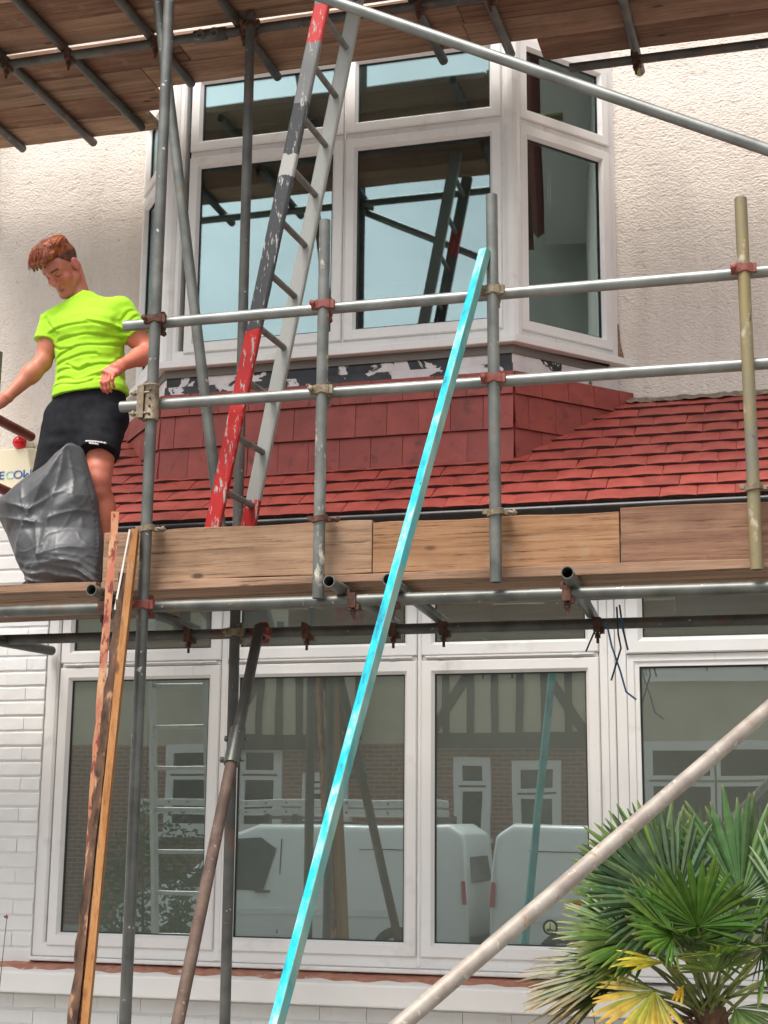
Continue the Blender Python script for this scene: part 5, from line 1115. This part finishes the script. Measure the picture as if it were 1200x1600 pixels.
LV = [ # hub, axis, up, radius, spread, segs, colour, tip, tipw, droop, cup
 ((-.50, 5.66, 1.43), (-.62, -.25, .70), (.3, -.8, .5), .40, 3.1, 34, (.040, .085, .045), (.10, .16, .06), .10, .05, .15),
 ((-.42, 5.56, 1.36), (-.05, -.42, .85), (0, -.9, .2), .30, 3.6, 30, (.055, .135, .025), (.12, .17, .05), .08, .06, .3),
 ((-.28, 5.78, 1.45), (.18, .10, .95), (.1, -1, .1), .42, 2.9, 32, (.045, .11, .04), (.20, .22, .08), .10, .05, .1),
 ((-.56, 5.84, 1.46), (-.42, .25, .85), (.2, -.9, .2), .40, 2.6, 30, (.06, .13, .022), (.16, .2, .05), .10, .06, .12),
 ((-.12, 5.66, 1.42), (.62, -.2, .72), (-.3, -.7, .5), .40, 3.0, 32, (.05, .115, .04), (.18, .2, .07), .10, .06, .15),
 ((-.62, 5.60, 1.31), (-.92, -.25, .22), (.1, -.6, .8), .31, 2.4, 26, (.045, .105, .018), (.20, .21, .05), .2, .10, .2),
 ((-.60, 5.72, 1.40), (-.85, .0, .42), (.2, -.8, .6), .33, 2.2, 24, (.04, .10, .02), (.22, .2, .06), .16, .08, .15),
 ((-.64, 5.62, 1.24), (-.96, -.2, -.02), (.05, -.5, .85), .30, 1.9, 22, (.05, .11, .02), (.24, .22, .05), .25, .10, .2),
 ((-.68, 5.56, 1.205), (-.97, -.15, -.10), (.0, -.55, .85), .38, 1.35, 18, (.045, .075, .016), BT, .42, .12, .12),
 ((-.70, 5.60, 1.17), (-.92, -.2, -.28), (.0, -.6, .8), .36, 1.2, 16, (.035, .055, .014), (.20, .14, .05), .4, .15, .1),
 ((-.565, 5.46, 1.150), (-.45, -.45, -.42), (-.1, -.85, .5), .24, 2.7, 20, (.13, .17, .025), (.46, .28, .03), .75, .10, .1),
 ((-.36, 5.50, 1.215), (.05, -.65, .55), (0, -.6, .8), .185, 3.3, 22, (.075, .15, .03), (.28, .24, .07), .25, .16, .3),
 ((-.20, 5.52, 1.225), (.7, -.5, .35), (-.2, -.6, .75), .24, 2.9, 22, (.06, .13, .03), (.2, .2, .07), .2, .15, .25),
 ((-.10, 5.48, 1.15), (.85, -.35, .0), (-.1, -.6, .8), .27, 2.3, 20, (.05, .11, .03), (.30, .26, .10), .3, .2, .2),
 ((-.30, 5.50, 1.10), (.6, -.5, -.25), (0, -.6, .8), .22, 2.0, 16, (.07, .13, .05), (.3, .24, .12), .3, .25, .2),
 ((-.46, 5.62, 1.30), (-.25, -.75, .30), (0, -.5, .85), .27, 3.2, 28, (.05, .115, .025), (.16, .18, .05), .12, .10, .25),
 ((-.25, 5.58, 1.33), (.35, -.6, .55), (0, -.6, .75), .28, 3.0, 28, (.045, .105, .03), (.15, .18, .06), .12, .10, .25),
 ((-.02, 5.75, 1.32), (.9, .0, .35), (-.2, -.7, .6), .36, 2.6, 28, (.05, .11, .035), (.2, .2, .07), .15, .1, .2),
 ((-.40, 5.95, 1.40), (-.1, .7, .6), (0, -.7, .7), .38, 2.6, 26, (.045, .10, .03), (.2, .2, .07), .1, .1, .15),
 ((-.15, 5.92, 1.38), (.6, .6, .55), (-.3, -.6, .7), .38, 2.6, 26, (.045, .10, .03), (.2, .2, .07), .1, .1, .15),
 ((-.66, 5.90, 1.30), (-.85, .4, .25), (.2, -.5, .8), .34, 2.4, 24, (.04, .09, .02), (.25, .22, .07), .2, .12, .15),
 ((-.53, 5.50, 1.24), (-.75, -.5, .12), (.1, -.6, .8), .20, .8, 7, (.20, .24, .03), (.5, .40, .03), .6, .15, .1),
 ((-.47, 5.50, 1.17), (-.15, -.6, -.35), (.1, -.8, .4), .10, .5, 3, (.42, .30, .02), (.5, .33, .03), .6, .1, .1),
 ((-.50, 5.50, 1.33), (-.55, -.55, .50), (.2, -.6, .7), .27, 2.9, 28, (.05, .12, .022), (.2, .2, .05), .12, .08, .25),
 ((-.33, 5.46, 1.27), (.25, -.8, .25), (0, -.4, .9), .20, 3.2, 24, (.055, .12, .03), (.2, .2, .06), .15, .12, .25),
 ((-.78, 5.60, 1.13), (-.62, -.1, -.75), (-.6, -.4, .6), .17, .5, 5, (.05, .075, .03), (.12, .10, .06), .5, .1, .05)]
for (hub, axs, upv, rad, spr, ns, col, tip, tw, dr, cp) in list(LV[:9])+LV[15:21]:     # a second, slightly deeper layer of fans
    j = lambda a: rp.uniform(-a, a)
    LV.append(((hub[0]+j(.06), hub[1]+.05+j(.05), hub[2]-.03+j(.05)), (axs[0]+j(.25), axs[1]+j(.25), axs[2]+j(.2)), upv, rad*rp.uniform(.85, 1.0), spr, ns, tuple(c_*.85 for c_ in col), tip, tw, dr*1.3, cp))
for k, (hub, axs, upv, rad, spr, ns, col, tip, tw, dr, cp) in enumerate(LV):
    fan(hub, axs, upv, rad, spr, ns, col, tip, tw, dr, cp, tuple(crown+Vector((rp.uniform(-.04, .04), rp.uniform(-.04, .04), rp.uniform(-.1, .05)))), k)
# flowers near the wall
MT['stem'] = surf('flower_stem', (.10, .12, .05), (.14, .16, .07), .7); MT['petal_red'] = surf('red_petal', (.42, .008, .015), (.5, .02, .03), .5); MT['petal_purple'] = surf('purple_petal', (.22, .012, .10), (.32, .03, .16), .5)
def flower(label, base, top, rad, mat, npet, at_dir):
    t = thing('flower', label, 'flower', base); b, p = Vector(base), Vector(top)
    MB().path([b, (b+p)/2+Vector((.02, 0, .02)), p], [.003, .0025, .002], 6).build('stem', 'stem', t); mb = MB(); rr = random.Random(3)
    for k in range(npet):
        a = 6.283*k/npet; d = Vector((math.cos(a), -.5+rr.uniform(-.3, .3), math.sin(a))).normalized(); s = d.cross(Vector((0, 1, 0))).normalized(); L_ = rad*rr.uniform(.8, 1.2); q = p+Vector((0, -.004*(k % 2), 0))
        mb.add([q, q+d*L_*.6-s*L_*.35, q+d*L_, q+d*L_*.6+s*L_*.35, q+d*L_*.6+Vector((0, -.004, 0))], [(0, 1, 4), (1, 2, 4), (2, 3, 4), (3, 0, 4)])
    mb.build('blossom', mat, t)
flower('red flower poking up behind the left palm leaves', (-.80, 6.2, .02), (-.945, 6.25, 1.395), .022, 'petal_red', 7, 0)
flower('small purple flower on a thin stem at the left edge by the brick', (-3.72, 6.45, .02), (-3.640, 6.5, 1.268), .013, 'petal_purple', 6, 0)
# ================================================================ across the street (seen in the window reflections)
MT['van_white'] = surf('white_van_paint', (.82, .84, .85), (.86, .88, .89), .22, 0, 2, spec=.6); MT['tyre'] = surf('tyre_rubber', (.015, .015, .015), (.03, .03, .03), .8); MT['van_glass'] = surf('dark_car_glass', (.012, .016, .018), (.02, .024, .026), .06, spec=.6)
MT['tail'] = surf('red_tail_lamp', (.45, .01, .012), (.5, .015, .02), .2); MT['rim'] = surf('steel_rim', (.35, .36, .37), (.45, .46, .47), .35, .6); MT['bumper'] = surf('grey_bumper', (.04, .042, .045), (.06, .06, .06), .6); MT['lamp_clear'] = surf('clear_headlamp', (.6, .62, .64), (.7, .72, .74), .1)
def van(label, loc, rotz, length=4.4, rack=True):
    """side profile runs along local x, nose at -x"""
    t = thing('van', label, 'van', loc, 'parked white vans'); M = Matrix.Translation(loc) @ Matrix.Rotation(rotz, 4, 'Z'); L_ = length; w_ = .88
    prof = [(-L_/2, .32), (-L_/2-.03, .62), (-L_/2+.12, .90), (-L_/2+.85, 1.10), (-L_/2+1.45, 1.66), (-L_/2+1.85, 1.80), (L_/2-.25, 1.82), (L_/2-.06, 1.70), (L_/2, 1.05), (L_/2+.02, .45), (L_/2-.05, .30)]
    n = len(prof); secs = []
    for yy, k in ((-w_, .86), (-w_+.05, .97), (-w_+.16, 1.0), (w_-.16, 1.0), (w_-.05, .97), (w_, .86)):
        secs.append([(x, yy*(1-.12*max(0, (z-1.0)/.8)), z if z < 1.1 else 1.1+(z-1.1)*(k if k < .9 else k)) for x, z in prof])
    vs = [tuple(M @ Vector(p)) for s in secs for p in s]; m = len(secs)
    fs = [(i*n+j, i*n+(j+1) % n, (i+1)*n+(j+1) % n, (i+1)*n+j)[::-1] for i in range(m-1) for j in range(n)]+[tuple(range(n)), tuple(range(m*n-1, (m-1)*n-1, -1))]
    o = raw('body', vs, fs, 'van_white', t, tuple(loc), False, .03, 3); o.data.polygons.foreach_set('use_smooth', [True]*len(o.data.polygons))
    def panel(name, pts, off, mat, sy, th=.012, bev=.004):
        mb = MB(); q = [(x, sy*(w_+off)*(1-.12*max(0, (z-1.0)/.8)), z) for x, z in pts]; n_ = len(q); v2 = [M @ Vector(p) for p in q]+[M @ Vector((p[0], p[1]-sy*th, p[2])) for p in q]
        f2 = [tuple(range(n_)), tuple(range(2*n_-1, n_-1, -1))]+[(k_, n_+k_, n_+(k_+1) % n_, (k_+1) % n_) for k_ in range(n_)]
        mb.add(v2, f2 if sy < 0 else [f[::-1] for f in f2]); return mb.build(name, mat, t, bevel=bev)
    for sy in (-1, 1):
        panel('side_window', [(-L_/2+.88, 1.03), (-L_/2+1.95, 1.0), (-L_/2+2.1, 1.50), (-L_/2+1.9, 1.63), (-L_/2+1.5, 1.60)], .004, 'van_glass', sy)
        panel('rub_strip', [(-L_/2+.75, .72), (L_/2-.45, .72), (L_/2-.45, .80), (-L_/2+.75, .80)], .012, 'van_white', sy, .02)
        panel('door_seam', [(-L_/2+2.15, .5), (-L_/2+2.165, .5), (-L_/2+2.165, 1.62), (-L_/2+2.15, 1.62)], .003, 'bumper', sy, .006, 0); panel('door_seam', [(L_/2-1.35, 1.50), (L_/2-.45, 1.50), (L_/2-.45, 1.512), (L_/2-1.35, 1.512)], .003, 'bumper', sy, .006, 0)
        panel('tail_lamp', [(L_/2-.05, .88), (L_/2+.003, .88), (L_/2-.02, 1.15), (L_/2-.07, 1.15)], .006, 'tail', sy); panel('door_handle', [(-L_/2+1.85, .98), (-L_/2+2.05, .98), (-L_/2+2.05, 1.01), (-L_/2+1.85, 1.01)], .02, 'bumper', sy, .02)
        panel('headlamp', [(-L_/2+.02, .72), (-L_/2+.42, .80), (-L_/2+.36, .93), (-L_/2+.12, .88)], .005, 'lamp_clear', sy)
        for wx in (-L_/2+.82, L_/2-.85):
            c = M @ Vector((wx, sy*(w_-.10), .31)); a = (M.to_3x3() @ Vector((0, sy, 0)))
            wh = MB(); wh.lathe(c, [(.16, -.02), (.30, -.02), (.315, .02), (.315, .10), (.29, .125), (.20, .13), (.19, .11)], 28, a); wo_ = wh.build('wheel', 'tyre', t)
            MB().lathe(c, [(.0, .10), (.06, .115), (.19, .095), (.195, .12), (.2, .125)], 24, a).build('rim', 'rim', wo_)
    mb = MB(); mb.add([tuple(M @ Vector(p)) for p in ((-L_/2+.90, -.70, 1.155), (-L_/2+.90, .70, 1.155), (-L_/2+1.44, .62, 1.665), (-L_/2+1.44, -.62, 1.665))], [(0, 1, 2, 3)]); mb.build('windscreen', 'van_glass', t)
    mb = MB(); mb.obox(M @ Vector((L_/2+.0, 0, .42)), M.to_3x3() @ Vector((.07, 0, 0)), M.to_3x3() @ Vector((0, .84, 0)), (0, 0, .12)); mb.obox(M @ Vector((-L_/2, 0, .42)), M.to_3x3() @ Vector((.07, 0, 0)), M.to_3x3() @ Vector((0, .84, 0)), (0, 0, .12)); mb.build('bumper', 'bumper', t, bevel=.02)
    mb = MB(); mb.add([tuple(M @ Vector(p)) for p in ((L_/2+.006, -.58, 1.12), (L_/2+.006, .58, 1.12), (L_/2-.055, .52, 1.58), (L_/2-.055, -.52, 1.58))], [(0, 1, 2, 3)]); mb.build('rear_window', 'van_glass', t)
    if rack:
        rk_ = thing('roof_ladder', 'aluminium ladder lying on the roof rack of the nearer white van', 'ladder', tuple(M @ Vector((0, 0, 1.95))))
        for x in (-L_/2+1.9, 0, L_/2-.5): mb = MB(); mb.obox(M @ Vector((x, 0, 1.88)), M.to_3x3() @ Vector((.02, 0, 0)), M.to_3x3() @ Vector((0, .62, 0)), (0, 0, .02)); mb.obox(M @ Vector((x, -.6, 1.86)), M.to_3x3() @ Vector((.03, 0, 0)), M.to_3x3() @ Vector((0, .02, 0)), (0, 0, .06)); mb.obox(M @ Vector((x, .6, 1.86)), M.to_3x3() @ Vector((.03, 0, 0)), M.to_3x3() @ Vector((0, .02, 0)), (0, 0, .06)); mb.build('rack_bar', 'bumper', t)
        for yy in (.50, .14):
            for zz in (1.95, 2.06): mb = MB(); mb.obox(M @ Vector((-.15, yy, zz)), M.to_3x3() @ Vector((2.0, 0, 0)), M.to_3x3() @ Vector((0, .012, 0)), (0, 0, .042)); mb.build('stile', 'alu', rk_, bevel=.006)
        for k in range(15):
            for zz in (1.95, 2.06): mb = MB(); x = -2.0+k*.265; mb.tube(M @ Vector((x, .48, zz)), M @ Vector((x, .16, zz)), .015, 8, None); mb.tube(M @ Vector((x, .518, zz)), M @ Vector((x, .508, zz)), .016, 8, None); mb.build('rung', 'alu_dull', rk_)
van('white van with ladders on its roof parked across the road, seen in the glass', (-6.25, -4.75, -.10), 0, 4.5)
van('second white van parked beyond the first, seen only as a reflection', (-1.55, -4.6, -.10), math.pi, 4.3, False)
# houses opposite
MT['stucco'] = surf('cream_stucco', (.52, .47, .36), (.58, .53, .42), .9, 0, 3, bmp=(40, .3, .005)); MT['timber'] = surf('dark_timber', (.03, .025, .02), (.05, .04, .03), .8); MT['roof_far'] = surf('brown_roof_tiles', (.16, .07, .05), (.22, .10, .07), .8, 0, 8)
def brickmat():
    m, nt, b = new_mat('red_brickwork'); tx = nt.nodes.new('ShaderNodeTexBrick'); tx.inputs['Scale'].default_value = 1; tx.inputs['Brick Width'].default_value = .225; tx.inputs['Row Height'].default_value = .075; tx.inputs['Mortar Size'].default_value = .008
    tx.inputs['Color1'].default_value = (.30, .11, .07, 1); tx.inputs['Color2'].default_value = (.22, .08, .055, 1); tx.inputs['Mortar'].default_value = (.35, .32, .28, 1)
    tc = nt.nodes.new('ShaderNodeTexCoord'); mp = nt.nodes.new('ShaderNodeMapping'); mp.inputs['Rotation'].default_value = (R(90), 0, 0); nt.links.new(tc.outputs['Object'], mp.inputs[0]); nt.links.new(mp.outputs[0], tx.inputs['Vector']); nt.links.new(tx.outputs[0], b.inputs['Base Color']); b.inputs['Roughness'].default_value = .9; return m
MT['brickwork'] = brickmat()
HY = -11.0
def far_window(parent, x0, x1, z0, z1, y, nx):
    wn = group_part('window', parent, ((x0+x1)/2, y, z0)); MB().ring(x0, x1, z0, z1, [(0, -.05), (0, .06), (.09, .06), (.09, -.02)][::1]).v
    def rg(a0, a1, b0, b1, wd): 
        mb = MB(); mb.box(a0, a1, y, y+.07, b0, b0+wd); mb.box(a0, a1, y, y+.07, b1-wd, b1); mb.box(a0, a0+wd, y, y+.071, b0+wd, b1-wd); mb.box(a1-wd, a1, y, y+.071, b0+wd, b1-wd); mb.build('frame', 'upvc', wn)
    rg(x0-.06, x1+.06, z0-.06, z1+.06, .08); zt = z0+(z1-z0)*.66
    for k in range(nx):
        a = x0+(x1-x0)*k/nx; b = x0+(x1-x0)*(k+1)/nx
        for c0, c1 in ((z0, zt), (zt, z1)): rg(a+.02, b-.02, c0+.02, c1-.02, .065); MB().box(a+.08, b-.08, y+.02, y+.03, c0+.08, c1-.08).build('pane', 'van_glass', wn)
    MB().box(x0-.12, x1+.12, y, y+.16, z0-.14, z0-.061).build('sill', 'upvc', wn)
def far_house(label, x0, x1, lower, upper, gable, wins, base=.0):
    t = thing('house', label, 'house', ((x0+x1)/2, HY-3, base), 'houses across the street')
    MB().box(x0+.01, x1-.01, HY-6, HY, base-.12, 3.05).build('wall', lower, t); MB().box(x0+.01, x1-.01, HY-6, HY-.02, 3.051, 5.6).build('upper_wall', upper, t)
    mb = MB(); mb.add([(x0-.1, HY+.35, 5.55), (x1+.1, HY+.35, 5.55), (x1+.1, HY-3, 8.2), (x0-.1, HY-3, 8.2), (x0-.1, HY-6.4, 5.55), (x1+.1, HY-6.4, 5.55)], [(0, 1, 2, 3), (3, 2, 5, 4), (0, 3, 4), (1, 5, 2)]); rf = mb.build('roof', 'roof_far', t)
    MB().box(x1-.9, x1-.3, HY-3.3, HY-2.7, 7.6, 9.0).build('chimney', 'brickwork', rf)
    for (a, b, c, d, nx) in wins: far_window(t, a, b, c, d, HY+(.001 if c < 3 else -.019), nx)
    if gable:
        g0, g1 = gable; gm = (g0+g1)/2; mb = MB(); mb.prism([(g0, 3.08), (g1, 3.08), (g1, 4.3), (gm, 6.6), (g0, 4.3)], HY-.5, HY+.25); mb.build('gable', upper, t); y = HY+.2505
        bars = [((g0, 3.08), (g1, 3.08), .26), ((g0, 4.3), (gm, 6.6), .2), ((g1, 4.3), (gm, 6.6), .2), ((g0, 4.25), (g1, 4.25), .14), ((g0+.1, 3.1), (gm-.2, 4.9), .16), ((g1-.1, 3.1), (gm+.2, 4.9), .16)]+[((g0+(g1-g0)*k/7, 3.1), (g0+(g1-g0)*k/7, 4.25+(.9 if 1 < k < 6 else 0)), .12) for k in range(0, 8)]
        for i, (p, q, wd) in enumerate(bars): MB().bar((p[0], y+.012+.002*i, p[1]), (q[0], y+.012+.002*i, q[1]), .03, wd, (0, 1, 0)).build('timber', 'timber', t)
far_house('half-timbered gabled house across the street, seen in the window reflections', -6.6, -3.1, 'brickwork', 'stucco', (-6.3, -3.4), [(-5.75, -5.25, 1.55, 2.75, 1), (-4.75, -4.05, 1.3, 2.7, 1)])
far_house('cream rendered house across the street reflected in the right pane', -3.1, 2.6, 'stucco', 'stucco', None, [(-2.6, .6, 1.3, 3.0, 3), (-2.5, .2, 4.15, 5.2, 3)])
far_house('red brick house across the street reflected in the left panes', -11.4, -6.6, 'brickwork', 'stucco', (-9.9, -7.4), [(-10.95, -10.0, 1.6, 3.0, 1), (-9.6, -8.9, 1.6, 3.0, 1), (-8.4, -7.7, 1.9, 2.5, 1)])
far_house('brick house at the far left of the row across the street', -16.4, -11.4, 'brickwork', 'stucco', None, [(-15.5, -13.2, 1.3, 3.0, 2)])
# garden shrub on the street side, reflected in the left pane
MT['shrub'] = surf('shrub_leaf', (.035, .085, .02), (.07, .14, .035), .6, 0, 8, var=.1)
def shrub(label, c, rx, rz, nleaf, seed):
    t = thing('shrub', label, 'shrub', (c[0], c[1], 0)); rr = random.Random(seed); mb = MB()
    for k in range(9): a = rr.uniform(0, 6.28); mb.path([(c[0], c[1], 0), (c[0]+.3*rx*math.cos(a), c[1]+.3*rx*math.sin(a), c[2]*.6), (c[0]+.8*rx*math.cos(a), c[1]+.8*rx*math.sin(a), c[2]+rz*rr.uniform(-.2, .7))], [.03, .018, .005], 5)
    mb.build('trunk', 'fibre', t); mb = MB()
    for k in range(nleaf):
        u = rr.uniform(-1, 1); a = rr.uniform(0, 6.28); r_ = rr.uniform(.35, 1)**.5*(.8+.25*math.sin(a*3+u*4)); s = math.sqrt(1-u*u); p = Vector((c[0]+rx*r_*s*math.cos(a), c[1]+rx*r_*s*math.sin(a), max(.05, c[2]+rz*r_*u)))
        d = Vector((rr.gauss(0, 1), rr.gauss(0, 1), rr.gauss(.3, .8))).normalized(); sd = d.orthogonal().normalized()*rr.uniform(.012, .022); l = rr.uniform(.05, .10)
        mb.add([p-sd*.3, p+d*l*.5-sd, p+d*l, p+d*l*.5+sd], [(0, 1, 2, 3)])
    mb.build('crown', 'shrub', t)['kind'] = 'stuff'
shrub('leafy green garden shrub near the street, reflected in the leftmost pane', (-5.75, 1.2, 1.0), .62, .95, 2600, 4)
shrub('low green garden shrub reflected at the foot of the third pane', (-1.7, 1.0, .35), .5, .35, 1200, 9)

added_house = thing('house', 'tall pale grey house added out of view at the right to fill the bay side pane reflection', 'house', (9.3, 8, 0))  # added unseen house, keeps the sky out of the bay side pane
MT['bounce_wall'] = surf('bounce_render', (.40, .38, .34), (.47, .45, .40), .9, 0, 3)  # pale so the added house bounces light onto the curtain
MB().box(6.6, 12, 4.6, 12, -.1, 8.6).build('wall', 'bounce_wall', added_house)
mb = MB(); mb.add([(6.5, 4.3, 8.55), (12.1, 4.3, 8.55), (12.1, 8.3, 11.6), (6.5, 8.3, 11.6), (6.5, 12.3, 8.55), (12.1, 12.3, 8.55)], [(0, 1, 2, 3), (3, 2, 5, 4), (0, 3, 4), (1, 5, 2)]); mb.build('roof', 'roof_far', added_house)
